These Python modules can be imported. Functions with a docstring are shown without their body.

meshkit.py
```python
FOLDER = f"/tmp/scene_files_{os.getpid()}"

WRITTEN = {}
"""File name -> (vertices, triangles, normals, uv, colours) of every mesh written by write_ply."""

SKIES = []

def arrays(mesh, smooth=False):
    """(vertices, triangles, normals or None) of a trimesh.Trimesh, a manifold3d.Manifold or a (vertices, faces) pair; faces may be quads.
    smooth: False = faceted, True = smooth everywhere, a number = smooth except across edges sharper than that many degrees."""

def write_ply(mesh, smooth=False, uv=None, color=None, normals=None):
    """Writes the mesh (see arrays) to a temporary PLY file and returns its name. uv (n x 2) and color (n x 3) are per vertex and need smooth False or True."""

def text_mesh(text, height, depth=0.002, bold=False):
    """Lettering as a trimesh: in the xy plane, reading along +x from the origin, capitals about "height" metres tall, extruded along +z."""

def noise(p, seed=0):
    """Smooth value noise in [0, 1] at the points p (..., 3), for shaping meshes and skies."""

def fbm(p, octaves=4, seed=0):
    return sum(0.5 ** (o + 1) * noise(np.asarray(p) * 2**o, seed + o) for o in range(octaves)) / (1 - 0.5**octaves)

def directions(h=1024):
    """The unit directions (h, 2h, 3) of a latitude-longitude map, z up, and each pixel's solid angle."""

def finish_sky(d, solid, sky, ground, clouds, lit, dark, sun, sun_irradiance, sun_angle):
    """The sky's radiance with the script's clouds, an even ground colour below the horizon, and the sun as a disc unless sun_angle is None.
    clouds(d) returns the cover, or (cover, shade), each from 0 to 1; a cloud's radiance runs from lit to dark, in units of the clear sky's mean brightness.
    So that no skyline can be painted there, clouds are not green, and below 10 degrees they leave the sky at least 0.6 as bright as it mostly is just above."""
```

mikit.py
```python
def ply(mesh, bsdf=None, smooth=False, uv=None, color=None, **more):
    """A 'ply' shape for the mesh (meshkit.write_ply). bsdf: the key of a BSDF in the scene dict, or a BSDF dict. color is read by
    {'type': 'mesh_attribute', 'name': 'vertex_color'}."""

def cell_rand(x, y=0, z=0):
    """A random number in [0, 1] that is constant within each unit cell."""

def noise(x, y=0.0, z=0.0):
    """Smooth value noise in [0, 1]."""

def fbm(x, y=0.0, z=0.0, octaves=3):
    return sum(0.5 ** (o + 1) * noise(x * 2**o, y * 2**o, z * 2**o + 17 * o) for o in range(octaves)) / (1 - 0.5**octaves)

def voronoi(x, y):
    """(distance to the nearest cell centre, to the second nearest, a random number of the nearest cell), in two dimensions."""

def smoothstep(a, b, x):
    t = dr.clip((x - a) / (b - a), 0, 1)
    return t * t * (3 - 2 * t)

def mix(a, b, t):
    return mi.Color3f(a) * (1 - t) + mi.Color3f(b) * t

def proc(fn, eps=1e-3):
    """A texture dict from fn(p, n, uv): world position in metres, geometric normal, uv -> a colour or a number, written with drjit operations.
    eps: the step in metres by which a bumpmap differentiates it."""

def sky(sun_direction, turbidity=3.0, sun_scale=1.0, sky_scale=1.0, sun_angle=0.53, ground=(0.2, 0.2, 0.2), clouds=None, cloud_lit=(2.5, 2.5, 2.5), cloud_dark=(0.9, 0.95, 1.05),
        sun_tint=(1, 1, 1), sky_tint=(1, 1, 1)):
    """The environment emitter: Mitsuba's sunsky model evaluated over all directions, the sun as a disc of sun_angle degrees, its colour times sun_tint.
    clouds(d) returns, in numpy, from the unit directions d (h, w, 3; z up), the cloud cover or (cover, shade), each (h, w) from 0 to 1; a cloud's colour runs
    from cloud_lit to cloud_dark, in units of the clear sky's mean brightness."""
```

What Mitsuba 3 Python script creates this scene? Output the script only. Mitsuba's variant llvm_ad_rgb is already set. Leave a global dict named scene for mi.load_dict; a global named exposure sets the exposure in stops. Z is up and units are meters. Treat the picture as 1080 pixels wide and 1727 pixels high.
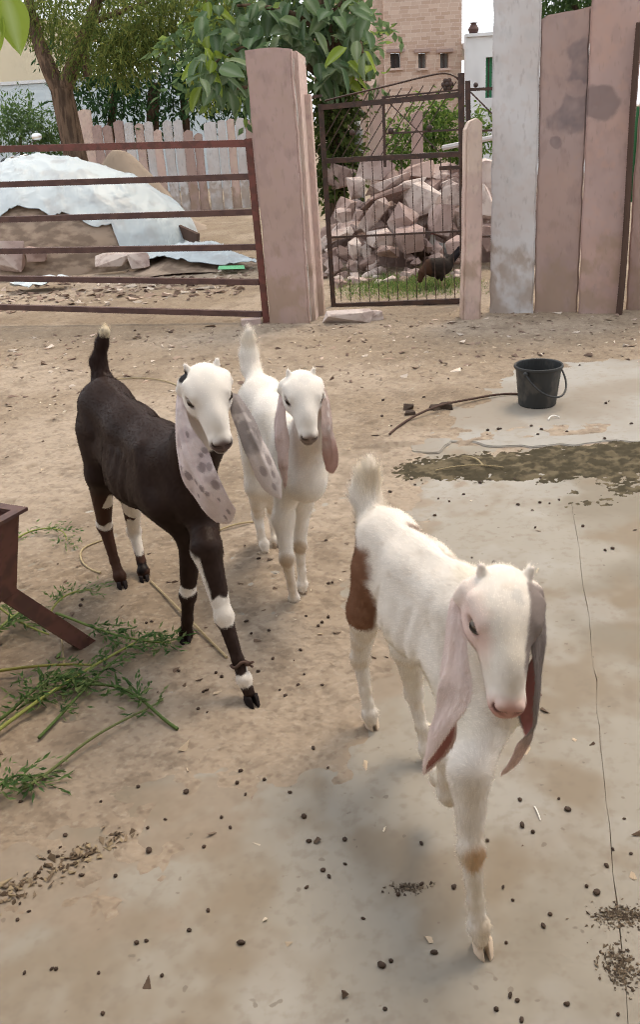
import math, random
import numpy as np, trimesh, mitsuba as mi, drjit as dr
import mikit, meshkit
from mikit import proc, noise, voronoi, smoothstep, mix
from scipy import ndimage
from shapely.geometry import Polygon
T = mi.ScalarTransform4f
rng = np.random.default_rng(7)

# ---------------------------------------------------------------- camera, sky, exposure
H = 1.5                                                     # eye height, metres
PITCH, ROLL, FPX = math.radians(23.5), math.radians(3.6), 1500.0
_f = np.array([0, math.cos(PITCH), -math.sin(PITCH)])
_r0 = np.array([1.0, 0, 0]); _u0 = np.cross(_r0, _f)
_R = math.cos(ROLL) * _r0 - math.sin(ROLL) * _u0
_U = math.cos(ROLL) * _u0 + math.sin(ROLL) * _r0
scene, labels = {'type': 'scene'}, {}
scene['camera'] = {'type': 'perspective', 'fov': 2 * math.degrees(math.atan(540 / FPX)), 'fov_axis': 'x', 'near_clip': 0.05, 'far_clip': 3000.0,
                   'to_world': T().look_at(origin=[0, 0, H], target=[0, float(_f[1]), H + float(_f[2])], up=_U.tolist())}
scene['sky'] = mikit.sky([0.35, 0.42, 0.95], turbidity=3.0, sun_scale=0.28, sun_angle=22, clouds=lambda d: (np.ones(d.shape[:2]), np.zeros(d.shape[:2])),
                         cloud_lit=(2.2, 2.26, 2.36), ground=(0.3, 0.25, 0.2), sun_tint=(1.0, 0.97, 0.92))
exposure = 2.55

# ---------------------------------------------------------------- survey helpers: sight lines of the photograph turned into places
def ray(x, y): return _f + _R * ((x - 540) / FPX) - _U * ((y - 863.5) / FPX)
def gp(x, y, z=0.0):
    d = ray(x, y); return np.array([0, 0, H]) + d * ((z - H) / d[2])
def at(x, y, Y):
    d = ray(x, y); return np.array([0, 0, H]) + d * (Y / d[1])

class Plane:
    """An upright plane through two ground points; uz() reads a sight line on it, pt() gives the place back."""
    def __init__(s, a, b):
        s.o = np.array([a[0], a[1], 0.0]); u = np.array([b[0] - a[0], b[1] - a[1], 0.0]); s.len = np.linalg.norm(u); s.u = u / s.len
        s.n = np.array([s.u[1], -s.u[0], 0.0])              # faces -y when u runs along +x
    def uz(s, x, y):
        d = ray(x, y); c = np.array([0, 0, H]); t = ((s.o - c) @ s.n) / (d @ s.n); q = c + d * t
        return np.array([(q - s.o) @ s.u, q[2]])
    def pt(s, u, z, off=0.0): return s.o + s.u * u + np.array([0, 0, z]) + s.n * off

# ---------------------------------------------------------------- scene helpers
def numbered(k):
    if k not in used: used.add(k); return k
    i = 1
    while f'{k}_{i:03d}' in used: i += 1
    used.add(f'{k}_{i:03d}'); return f'{k}_{i:03d}'
used = set()
def tag(key, label, cat, group=None, kind=None):
    d = {'label': label}
    if cat: d['category'] = cat
    if group: d['group'] = group
    if kind: d['kind'] = kind
    labels[key] = d
def struct(key, shape):
    k = numbered(key); scene[k] = shape; labels[k] = {'kind': 'structure'}; return k
def thing(name, label, cat, group=None):
    k = numbered(name); tag(k, label, cat, group); return k
def part(parent, name, shape, label=None, kind=None):
    k = numbered(parent + '__' + name); scene[k] = shape
    if label or kind: labels[k] = {**({'label': label} if label else {}), **({'kind': kind} if kind else {})}
    return k
def one(name, shape, label, cat, group=None, kind=None):
    k = numbered(name); scene[k] = shape; tag(k, label, cat, group, kind); return k
def P(mesh, bsdf, smooth=False, color=None, **kw): return mikit.ply(mesh, 'm_' + bsdf, smooth=smooth, color=color, **kw)
def PN(v, f, n, bsdf, color=None):
    return {'type': 'ply', 'filename': meshkit.write_ply((v, f), False, None, color, normals=n), 'face_normals': False, 'bsdf': {'type': 'ref', 'id': 'm_' + bsdf}}
def cat(ms): return trimesh.util.concatenate([m for m in ms])
def frame_to(a, b):
    z = b - a; L = np.linalg.norm(z); z = z / L
    x = np.cross([0, 0, 1.0] if abs(z[2]) < .9 else [0, 1.0, 0], z); x /= np.linalg.norm(x)
    return np.stack([x, np.cross(z, x), z], 1), L
def bar(a, b, w, d=None, bev=0.0):
    """A squared bar from a to b: w wide, d deep."""
    a, b = np.asarray(a, float), np.asarray(b, float); M, L = frame_to(a, b); d = d or w
    m = trimesh.creation.box((w, d, L)); Q = np.eye(4); Q[:3, :3] = M; Q[:3, 3] = (a + b) / 2
    m.apply_transform(Q); return m
def tube(pts, r, n=8, cap=True, r2=None):
    """A round tube through pts; r number or list."""
    pts = np.asarray(pts, float); m = len(pts); r = np.broadcast_to(np.asarray(r, float), m) if r2 is None else np.linspace(r, r2, m)
    t = np.gradient(pts, axis=0); t /= np.linalg.norm(t, axis=1, keepdims=True) + 1e-12
    ref = np.array([0.13, 0.21, 0.97]); ref = ref if abs(t[0] @ ref) < .9 else np.array([1.0, 0, 0])
    rows = []
    x = np.cross(ref, t[0]); x /= np.linalg.norm(x)
    for i in range(m):
        x = x - t[i] * (x @ t[i]); x /= np.linalg.norm(x); y = np.cross(t[i], x)
        a = np.linspace(0, 2 * np.pi, n, endpoint=False)
        rows.append(pts[i] + r[i] * (np.cos(a)[:, None] * x + np.sin(a)[:, None] * y))
    v = np.vstack(rows + [pts[:1], pts[-1:]]); f = []
    for i in range(m - 1):
        for k in range(n):
            p, q = i * n + k, i * n + (k + 1) % n
            f += [[p, q, q + n], [p, q + n, p + n]]
    if cap:
        for k in range(n):
            f += [[m * n, (k + 1) % n, k], [m * n + 1, (m - 1) * n + k, (m - 1) * n + (k + 1) % n]]
    return trimesh.Trimesh(v, f, process=False)
def spline(pts, n=40):
    pts = np.asarray(pts, float); k = len(pts)
    if k < 3: return pts[0] + (pts[-1] - pts[0]) * np.linspace(0, 1, n)[:, None]
    from scipy.interpolate import CubicSpline
    s = np.r_[0, np.cumsum(np.linalg.norm(np.diff(pts[:, :3], axis=0), axis=1) + 1e-9)]
    return CubicSpline(s, pts)(np.linspace(0, s[-1], n))
def lathe(profile, n=40):
    p = np.asarray(profile, float); a = np.linspace(0, 2 * np.pi, n, endpoint=False)
    v = np.stack([np.outer(p[:, 0], np.cos(a)), np.outer(p[:, 0], np.sin(a)), np.repeat(p[:, 1:2], n, 1)], -1).reshape(-1, 3); f = []
    for i in range(len(p) - 1):
        for k in range(n):
            q, w = i * n + k, i * n + (k + 1) % n; f += [[q, w, w + n], [q, w + n, q + n]]
    return trimesh.Trimesh(v, f, process=False)
def slab(pl, uz, thick, seed, jit=0.006, step=0.05, off=0.0, bev=0.008):
    """A rough-edged stone slab: outline uz on the plane pl, thick metres deep behind it, arrises worn."""
    r = np.random.default_rng(seed); uz = np.asarray(uz, float); ring = []
    for a, b in zip(uz, np.roll(uz, -1, 0)):
        k = max(1, int(np.linalg.norm(b - a) / step)); ring += [a + (b - a) * t for t in np.arange(k) / k]
    ring = np.array(ring); w = meshkit.fbm(np.c_[ring * 9, np.full(len(ring), seed * 3.1)], 3) - .5
    w2 = meshkit.fbm(np.c_[ring * 9, np.full(len(ring), seed * 3.1 + 40)], 3) - .5
    ring = ring + np.c_[w, w2] * jit * 3
    poly = Polygon(ring).buffer(0); poly = max(poly.geoms, key=lambda g: g.area) if hasattr(poly, 'geoms') else poly
    inner = poly.buffer(-bev); inner = max(inner.geoms, key=lambda g: g.area) if hasattr(inner, 'geoms') else inner
    rings = [(poly, -thick), (poly, -bev), (inner, 0.0)]
    base = trimesh.creation.extrude_polygon(poly, thick - bev, engine='earcut')
    v = base.vertices.copy(); A = np.array([pl.pt(p[0], p[1], off - thick + p[2]) for p in v])
    m1 = trimesh.Trimesh(A, base.faces[:, ::-1], process=False)
    # bevelled front: extrude the inner outline a little prouder
    cap = trimesh.creation.extrude_polygon(inner, bev + .004, engine='earcut')
    B = np.array([pl.pt(p[0], p[1], off - bev - .004 + p[2]) for p in cap.vertices])
    m = cat([m1, trimesh.Trimesh(B, cap.faces[:, ::-1], process=False)])
    m.fix_normals(); return m
def boulder(size, seed, flat=1.0, sub=2):
    """An angular broken stone, about 100 triangles: the hull of a few random corners, chipped."""
    r = np.random.default_rng(seed); p = r.normal(size=(15, 3)); p /= np.linalg.norm(p, axis=1, keepdims=True)
    p = np.sign(p) * np.abs(p) ** .42; p *= r.uniform(.80, 1.0, (15, 1))
    m = trimesh.convex.convex_hull(p * np.asarray(size) / 2)
    return m

# ---------------------------------------------------------------- materials
def fbm(x, y=0.0, z=0.0, octaves=3):
    """Like mikit.fbm, each octave turned against the last so that no grid shows."""
    x, y, z = mi.Float(x) * 1.0, mi.Float(y) * 1.0, mi.Float(z) * 1.0; s = 0.0
    for o in range(octaves):
        x, y, z = .80 * x + .52 * y + .30 * z, -.60 * x + .70 * y + .39 * z, -.01 * x - .49 * y + .87 * z
        s = s + .5 ** (o + 1) * noise(x * 2 ** o + 31.7 * o, y * 2 ** o + 11.3 * o, z * 2 ** o + 17.0 * o)
    return s / (1 - .5 ** octaves)
def rgb(*c): return {'type': 'rgb', 'value': list(map(float, c))}
def mat(key, color, rough=0.9, spec=0.3, bump=None, bscale=1.0, two=True, **kw):
    col = color if isinstance(color, dict) else (proc(color) if callable(color) else rgb(*color))
    b = {'type': 'principled', 'base_color': col, 'roughness': rough if not callable(rough) else proc(rough), 'specular': spec, **kw}
    if bump is not None: b = {'type': 'bumpmap', 'arbitrary': proc(bump, eps=2e-3), 'scale': bscale, 'bsdf': b}
    scene['m_' + key] = {'type': 'twosided', 'bsdf': b} if two else b
VC = {'type': 'mesh_attribute', 'name': 'vertex_color'}
def c3(a): return mi.Color3f(*a)

def dirt_col(p, n, uv):
    a = fbm(p.x * 1.3, p.y * 1.3, 0.0, 4); b = fbm(p.x * 9, p.y * 5 + 7, 1.0, 3); g = fbm(p.x * 60, p.y * 60, 3.0, 2)
    c = mix((0.232, 0.180, 0.130), (0.310, 0.250, 0.192), smoothstep(.35, .65, a))
    c = mix(c, (0.165, 0.126, 0.092), smoothstep(.52, .75, b) * .55)
    c = mix(c, (0.125, 0.094, 0.068), smoothstep(.46, .80, g) * .42)
    c = mix(c, (0.10, 0.075, 0.055), smoothstep(.50, .80, fbm(p.x * 21, p.y * 21, 6.0, 4)) * .35)
    return mix(c, (0.44, 0.385, 0.315), smoothstep(.52, .80, fbm(p.x * 75, p.y * 75, 9.0, 3)) * .25)
mat('dirt', dirt_col, .95, .15, bump=lambda p, n, uv: .012 * fbm(p.x * 26, p.y * 26, 0.0, 4) + .002 * noise(p.x * 160, p.y * 160))
def conc_col(p, n, uv):
    a = fbm(p.x * 1.7 + 3, p.y * 1.7, 0.0, 4); b = fbm(p.x * 5, p.y * 5, 5.0, 4); g = fbm(p.x * 45, p.y * 45, 2.0, 3)
    c = mix((0.296, 0.272, 0.232), (0.215, 0.188, 0.148), smoothstep(.38, .64, a))
    c = mix(c, (0.215, 0.170, 0.120), smoothstep(.44, .68, b) * .75)
    c = mix(c, (0.345, 0.332, 0.305), smoothstep(.58, .72, fbm(p.x * 3.3 + 11, p.y * 3.3, 1.0, 4)) * .5)
    c = mix(c, (0.20, 0.165, 0.13), smoothstep(.48, .80, g) * .38)
    d = mi.Float(9.0)                                       # trodden soil lying over the concrete where the dirt begins
    for (x0, y0), (x1, y1) in [((-6, .3), (-1.35, 1.47)), ((-1.35, 1.47), (-.55, 1.52)), ((-.55, 1.52), (-.14, 1.93)), ((-.14, 1.93), (.10, 2.35)), ((.10, 2.35), (.12, 2.9)), ((.12, 2.9), (.45, 4.0))]:
        l = (x1 - x0) ** 2 + (y1 - y0) ** 2; t = dr.clip(((p.x - x0) * (x1 - x0) + (p.y - y0) * (y1 - y0)) / l, 0, 1); d = dr.minimum(d, dr.sqrt(dr.square(p.x - x0 - t * (x1 - x0)) + dr.square(p.y - y0 - t * (y1 - y0))))
    soil = mix((0.215, 0.170, 0.126), (0.290, 0.238, 0.185), g); grit = smoothstep(.38, .62, fbm(p.x * 8, p.y * 8, 12.0, 5) + .17 - d * 1.5)
    c = mix(c, soil, grit * .85)
    return mix(c, (0.13, 0.105, 0.08), smoothstep(.80, .86, fbm(p.x * 45, p.y * 45, 4.0, 2)) * .5)
mat('concrete', conc_col, .85, .3, bump=lambda p, n, uv: .003 * fbm(p.x * 14, p.y * 14, 0.0, 4) + .001 * noise(p.x * 200, p.y * 200))
def pad_col(p, n, uv):
    a = fbm(p.x * 2.1, p.y * 2.1, 8.0, 4); g = fbm(p.x * 40, p.y * 40, 2.0, 3)
    c = mix((0.300, 0.285, 0.258), (0.245, 0.215, 0.178), smoothstep(.40, .66, a))
    return mix(c, (0.22, 0.18, 0.14), smoothstep(.5, .8, g) * .35)
mat('pad_concrete', pad_col, .8, .35, bump=lambda p, n, uv: .002 * fbm(p.x * 12, p.y * 12, 0.0, 4))
mat('manure', lambda p, n, uv: mix((0.050, 0.041, 0.024), (0.118, 0.095, 0.059), smoothstep(.42, .7, fbm(p.x * 22, p.y * 22, p.z * 22, 3))), .9, .2)
mat('pellet', lambda p, n, uv: mix((0.030, 0.020, 0.014), (0.075, 0.05, 0.035), noise(p.x * 60, p.y * 60, p.z * 60)), .75, .3)
mat('straw', (0.33, 0.265, 0.155), .8)
def slabc(base, dark, warm, s):
    def fn(p, n, uv):
        a = fbm(p.x * 3 + s, p.y * 3, p.z * 1.6, 4); b = fbm(p.x * 14 + s, p.y * 14, p.z * 9, 4)
        c = mix(base, dark, smoothstep(.42, .72, a) * .6)
        c = mix(c, warm, smoothstep(.4, .7, fbm(p.x * 2.2 + s, p.y * 2, p.z * 2.2 + 4, 3)) * .6)
        c = mix(c, dark, smoothstep(.50, .72, b) * .5)
        c = mix(c, (0.17, 0.13, 0.115), smoothstep(.60, .80, fbm(p.x * 50 + s, p.y * 50, p.z * 16, 3)) * .22)
        c = mix(c, warm, smoothstep(.5, .75, fbm(p.x * 20 + s, p.y * 20, p.z * 17, 4)) * .5)
        # rain splash and mud: ragged dirt on the foot of the slab
        return mix(c, (0.30, 0.215, 0.15), smoothstep(.0, .22, .62 - p.z + (b - .5) * .9 + (a - .5) * .8) * .6 * smoothstep(.3, .62, fbm(p.x * 7 + s, p.y * 7, p.z * 7, 4)))
    return fn
sb = lambda p, n, uv: .010 * fbm(p.x * 14, p.y * 14, p.z * 8, 4) + .0040 * fbm(p.x * 60, p.y * 60, p.z * 48, 3) + .0008 * noise(p.x * 120, p.y * 120, p.z * 60)
mat('slab_white', slabc((0.56, 0.55, 0.555), (0.45, 0.44, 0.44), (0.50, 0.45, 0.43), 0.0), .9, .2, bump=sb)
mat('slab_pink', slabc((0.415, 0.300, 0.272), (0.31, 0.222, 0.203), (0.39, 0.285, 0.24), 5.0), .9, .2, bump=sb)
mat('slab_pale', slabc((0.55, 0.41, 0.36), (0.42, 0.32, 0.29), (0.56, 0.46, 0.38), 9.0), .9, .2, bump=sb)
def stain_col(p, n, uv):
    base = slabc((0.36, 0.27, 0.25), (0.29, 0.21, 0.195), (0.39, 0.275, 0.235), 2.0)(p, n, uv)
    w = fbm(p.x * 7, p.z * 6, 0.7, 4) - .5; w2 = fbm(p.x * 20, p.z * 15, 4.0, 3) - .5
    def blot(x, z, rx, rz): return 1 - smoothstep(.72, 1.05, dr.sqrt(dr.square((p.x - x) / rx) + dr.square((p.z - z) / rz)) + w * 1.5 + w2 * .5)
    s = dr.maximum(dr.maximum(blot(2.07, 1.83, .11, .22), blot(2.03, 1.46, .15, .17)), dr.maximum(blot(1.93, 1.28, .05, .05), blot(2.10, 1.62, .05, .2)))
    s = s * (1 - .75 * blot(2.06, 1.63, .085, .065))
    return mix(base, (0.155, 0.128, 0.135), s * .78 * (.75 + w2))
mat('slab_stained', stain_col, .9, .2, bump=sb)
def slab3_col(p, n, uv):
    base = slabc((0.43, 0.315, 0.29), (0.35, 0.25, 0.23), (0.45, 0.30, 0.25), 14.0)(p, n, uv)
    w = fbm(p.x * 7 + 1, p.z * 6, 3.0, 4); d = dr.sqrt(dr.square((p.x - 2.18) / .17) + dr.square((p.z - 1.52) / .13))
    return mix(base, (0.21, 0.16, 0.155), (1 - smoothstep(.7, 1.0, d + (w - .5) * 1.3)) * .8)
mat('slab_blotched', slab3_col, .9, .2, bump=sb)
mat('mortar', lambda p, n, uv: mix((0.56, 0.52, 0.48), (0.36, 0.29, 0.24), smoothstep(.45, .65, fbm(p.x * 12, p.y * 12, p.z * 6, 4))), .95, .1,
    bump=lambda p, n, uv: .012 * fbm(p.x * 18, p.y * 18, p.z * 14, 4))
def stone_col(s):
    def fn(p, n, uv):
        a = fbm(p.x * 2.6 + s, p.y * 2.6, p.z * 2.6, 2); b = fbm(p.x * 14 + s, p.y * 14, p.z * 14, 4)
        c = mix((0.37, 0.275, 0.25), (0.52, 0.445, 0.405), smoothstep(.35, .65, a))
        return mix(c, (0.27, 0.19, 0.165), smoothstep(.5, .72, b) * .6)
    return fn
mat('stone', stone_col(0.0), .95, .15, bump=lambda p, n, uv: .012 * fbm(p.x * 16, p.y * 16, p.z * 16, 4))
mat('stone_dark', lambda p, n, uv: mix((0.23, 0.16, 0.14), (0.34, 0.25, 0.22), smoothstep(.35, .65, fbm(p.x * 9, p.y * 9, p.z * 9, 4))), .95, .15)
def rust(a, b, s):
    return lambda p, n, uv: mix(mix(a, b, smoothstep(.42, .62, fbm(p.x * 18 + s, p.y * 18, p.z * 18, 4))), (0.10, 0.05, 0.03), smoothstep(.64, .74, fbm(p.x * 60, p.y * 60, p.z * 60, 2)) * .6)
mat('red_paint', rust((0.15, 0.052, 0.042), (0.105, 0.042, 0.034), 0.0), .6, .4)
mat('rail_dark', rust((0.095, 0.050, 0.042), (0.07, 0.036, 0.032), 3.0), .6, .4)
mat('iron', rust((0.042, 0.026, 0.022), (0.065, 0.036, 0.028), 5.0), .55, .45)
mat('trough_rust', rust((0.13, 0.055, 0.043), (0.085, 0.040, 0.034), 8.0), .6, .4, bump=lambda p, n, uv: .0015 * fbm(p.x * 60, p.y * 60, p.z * 60, 3))
mat('plastic_black', lambda p, n, uv: mix((0.024, 0.026, 0.027), (0.075, 0.068, 0.06), smoothstep(.52, .75, fbm(p.x * 20, p.y * 20, p.z * 14, 4)) * .7), .5, .45)
mat('tarp', lambda p, n, uv: mix((0.47, 0.525, 0.55), (0.38, 0.40, 0.41), smoothstep(.5, .7, fbm(p.x * 4, p.y * 4, p.z * 4, 4)) * .8), .5, .4, bump=lambda p, n, uv: .02 * fbm(p.x * 9, p.y * 9, p.z * 12, 3))
mat('tarp_green', (0.16, 0.50, 0.24), .5)
mat('heap_soil', lambda p, n, uv: mix((0.34, 0.26, 0.20), (0.20, 0.15, 0.115), smoothstep(.4, .65, fbm(p.x * 7, p.y * 7, p.z * 15, 4))), .95, .1, bump=lambda p, n, uv: .03 * fbm(p.x * 9, p.y * 9, p.z * 9, 4))
mat('sand', lambda p, n, uv: mix((0.34, 0.275, 0.22), (0.25, 0.20, 0.16), fbm(p.x * 5, p.y * 5, p.z * 5, 4)), .95, .1)
mat('bark', lambda p, n, uv: mix((0.16, 0.105, 0.072), (0.075, 0.05, 0.036), smoothstep(.4, .65, fbm(p.x * 30, p.y * 30, p.z * 5, 4))), .95, .1, bump=lambda p, n, uv: .03 * fbm(p.x * 26, p.y * 26, p.z * 5, 3))
mat('wood_dark', lambda p, n, uv: mix((0.10, 0.06, 0.045), (0.055, 0.034, 0.027), fbm(p.x * 40, p.y * 40, p.z * 4, 3)), .85)
mat('cloth_green', (0.07, 0.30, 0.15), .8)
def brick_fn(a, b, mor):
    def fn(p, n, uv):
        s = p.x * dr.abs(n.y) + p.y * dr.abs(n.x); row = p.z / .085; st = s / .24 + mikit.cell_rand(dr.floor(row), 5.0, 1.0)
        fr, fs = row - dr.floor(row), st - dr.floor(st); m = smoothstep(.0, .1, dr.minimum(fr, 1 - fr)) * smoothstep(.0, .05, dr.minimum(fs, 1 - fs))
        c = mix(a, b, mikit.cell_rand(dr.floor(st), dr.floor(row), 3))
        c = mix(c, mor, smoothstep(.45, .7, fbm(s * .8, p.z * .8, 2.0, 4)) * .55)
        return mix(mor, c, m * .8 + .2)
    return fn
mat('brick_pink', brick_fn((0.44, 0.305, 0.235), (0.56, 0.43, 0.35), (0.60, 0.52, 0.46)), .95, .1)
mat('plaster_white', lambda p, n, uv: mix((0.66, 0.67, 0.68), (0.54, 0.54, 0.55), smoothstep(.45, .7, fbm(p.x, p.y, p.z * .6, 4))), .9)
mat('wall_blue', brick_fn((0.52, 0.60, 0.65), (0.58, 0.66, 0.70), (0.50, 0.57, 0.62)), .9)
mat('plaster_cream', lambda p, n, uv: mix((0.66, 0.58, 0.42), (0.56, 0.49, 0.36), fbm(p.x, p.y, p.z, 3)), .9)
mat('window_dark', (0.06, 0.05, 0.045), .4)
mat('paint_grey', (0.25, 0.24, 0.23), .7)
mat('white_cloth', (0.72, 0.70, 0.66), .8)
mat('chrome', (0.75, 0.75, 0.75), .15, metallic=1.0)
mat('mirror_glass', (0.9, 0.9, 0.9), .03, metallic=1.0)
mat('vc', VC, .85, .2)
mat('coat', VC, .7, .25)
mat('coat_sleek', VC, .5, .12)
mat('eye', VC, .08, .6)
scene['m_leaf'] = {'type': 'principledthin', 'base_color': VC, 'roughness': .5, 'diff_trans': 1.0, 'spec_trans': 0.0}
scene['m_hair'] = {'type': 'principledthin', 'base_color': VC, 'roughness': .6, 'diff_trans': .35, 'spec_trans': 0.0}

# ================================================================ THE GROUND
EDGE = np.array([[-6, .30], [-1.35, 1.47], [-.55, 1.52], [-.32, 1.83], [-.14, 1.93], [.0, 2.02], [.10, 2.35], [.12, 2.9], [.30, 3.45], [.45, 4.0], [.6, 4.05], [1.2, 4.05], [7, 4.05], [7, -4], [-6, -4]])
def seg_dist(q, poly):
    d = np.full(len(q), 1e9)
    for a, b in zip(poly, np.roll(poly, -1, 0)):
        t = np.clip(((q - a) @ (b - a)) / ((b - a) @ (b - a)), 0, 1); d = np.minimum(d, np.linalg.norm(q - a - t[:, None] * (b - a), axis=1))
    return d
def inside(q, poly):
    c = np.zeros(len(q), bool)
    for a, b in zip(poly, np.roll(poly, -1, 0)):
        k = (a[1] > q[:, 1]) != (b[1] > q[:, 1]); x = a[0] + (q[:, 1] - a[1]) / (b[1] - a[1] + 1e-12) * (b[0] - a[0]); c ^= k & (q[:, 0] < x)
    return c
PAD = np.array([[.42, 4.38], [.55, 4.66], [.78, 4.98], [1.0, 5.35], [1.22, 5.66], [1.7, 5.78], [2.3, 5.72], [4.5, 5.6], [4.5, 3.9], [2.2, 3.95], [1.75, 3.97], [1.35, 4.06], [1.0, 4.08], [.80, 4.16], [.66, 4.19], [.56, 4.03], [.46, 4.12]])
_h = np.random.default_rng(17); PRINTS = [(_h.uniform(-2.4, 2.3), _h.uniform(1.6, 7.2), _h.uniform(0, 6.3), _h.uniform(.022, .036)) for _ in range(420)]
def ground_z(q):
    """Height of the earth: trodden, a little over the concrete's level on the dirt side, a little under it on the other."""
    q = np.asarray(q, float); d = seg_dist(q, EDGE) * np.where(inside(q, EDGE), -1, 1)
    n = meshkit.fbm(np.c_[q * 3.1, np.zeros(len(q))], 4) - .5; n2 = meshkit.fbm(np.c_[q * 14, np.ones(len(q))], 3, 5) - .5
    z = np.clip(d / .28, -1, 1) * .007 + .001 + n * .018 * np.clip(1 - np.abs(d - .1) / .5, .45, 1) + n2 * .010
    soft = np.clip(d / .2, 0, 1)
    for hx, hy, ha, hr in PRINTS:                                  # hoof prints pressed into the dirt
        k = (np.abs(q[:, 0] - hx) < .09) & (np.abs(q[:, 1] - hy) < .09)
        if k.any():
            u = (q[k, 0] - hx) * math.cos(ha) + (q[k, 1] - hy) * math.sin(ha); w = -(q[k, 0] - hx) * math.sin(ha) + (q[k, 1] - hy) * math.cos(ha); e = (u / hr) ** 2 + (w / hr / .72) ** 2
            z[k] += soft[k] * (-.011 * np.exp(-e * 1.4) + .005 * np.exp(-((np.sqrt(e) - 1.5) / .35) ** 2))
    z = np.where(d < -.45, np.minimum(z, -.005), z)
    z += np.clip((q[:, 1] - 8) / 4, 0, 1) * (meshkit.fbm(np.c_[q * .6, np.zeros(len(q))], 3, 9) - .5) * .10
    ip = inside(q, PAD); dp = seg_dist(q, PAD) * np.where(ip, 1, -1)
    z = np.where(q[:, 1] > 4.2, z + .013 * np.exp(-((dp - .0) / .16) ** 2) + .03 * n * np.exp(-(dp / .2) ** 2), z)      # soil banked against the pad and spilling on it
    return np.where(dp > .30, np.minimum(z, -.004), z)
def axis(lo, a, b, hi, step):
    near = np.arange(a, b, step); out = [b]; g = step
    while out[-1] < hi: g *= 1.22; out.append(out[-1] + g)
    left = [a - step]; g = step
    while left[-1] > lo: g *= 1.22; left.append(left[-1] - g)
    return np.r_[left[::-1], near, out]
gx, gy = axis(-300, -3.0, 2.6, 300, .017), axis(-40, .75, 8.2, 900, .017)
X, Y = np.meshgrid(gx, gy); q = np.c_[X.ravel(), Y.ravel()]; zz = np.concatenate([ground_z(c) for c in np.array_split(q, 8)])
nx, ny = len(gx), len(gy); I = (np.arange(ny - 1)[:, None] * nx + np.arange(nx - 1)).ravel()
F_ = np.c_[I, I + 1, I + nx + 1, I + nx]
struct('ground', P((np.c_[q, zz], F_), 'dirt', smooth=True))
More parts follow.
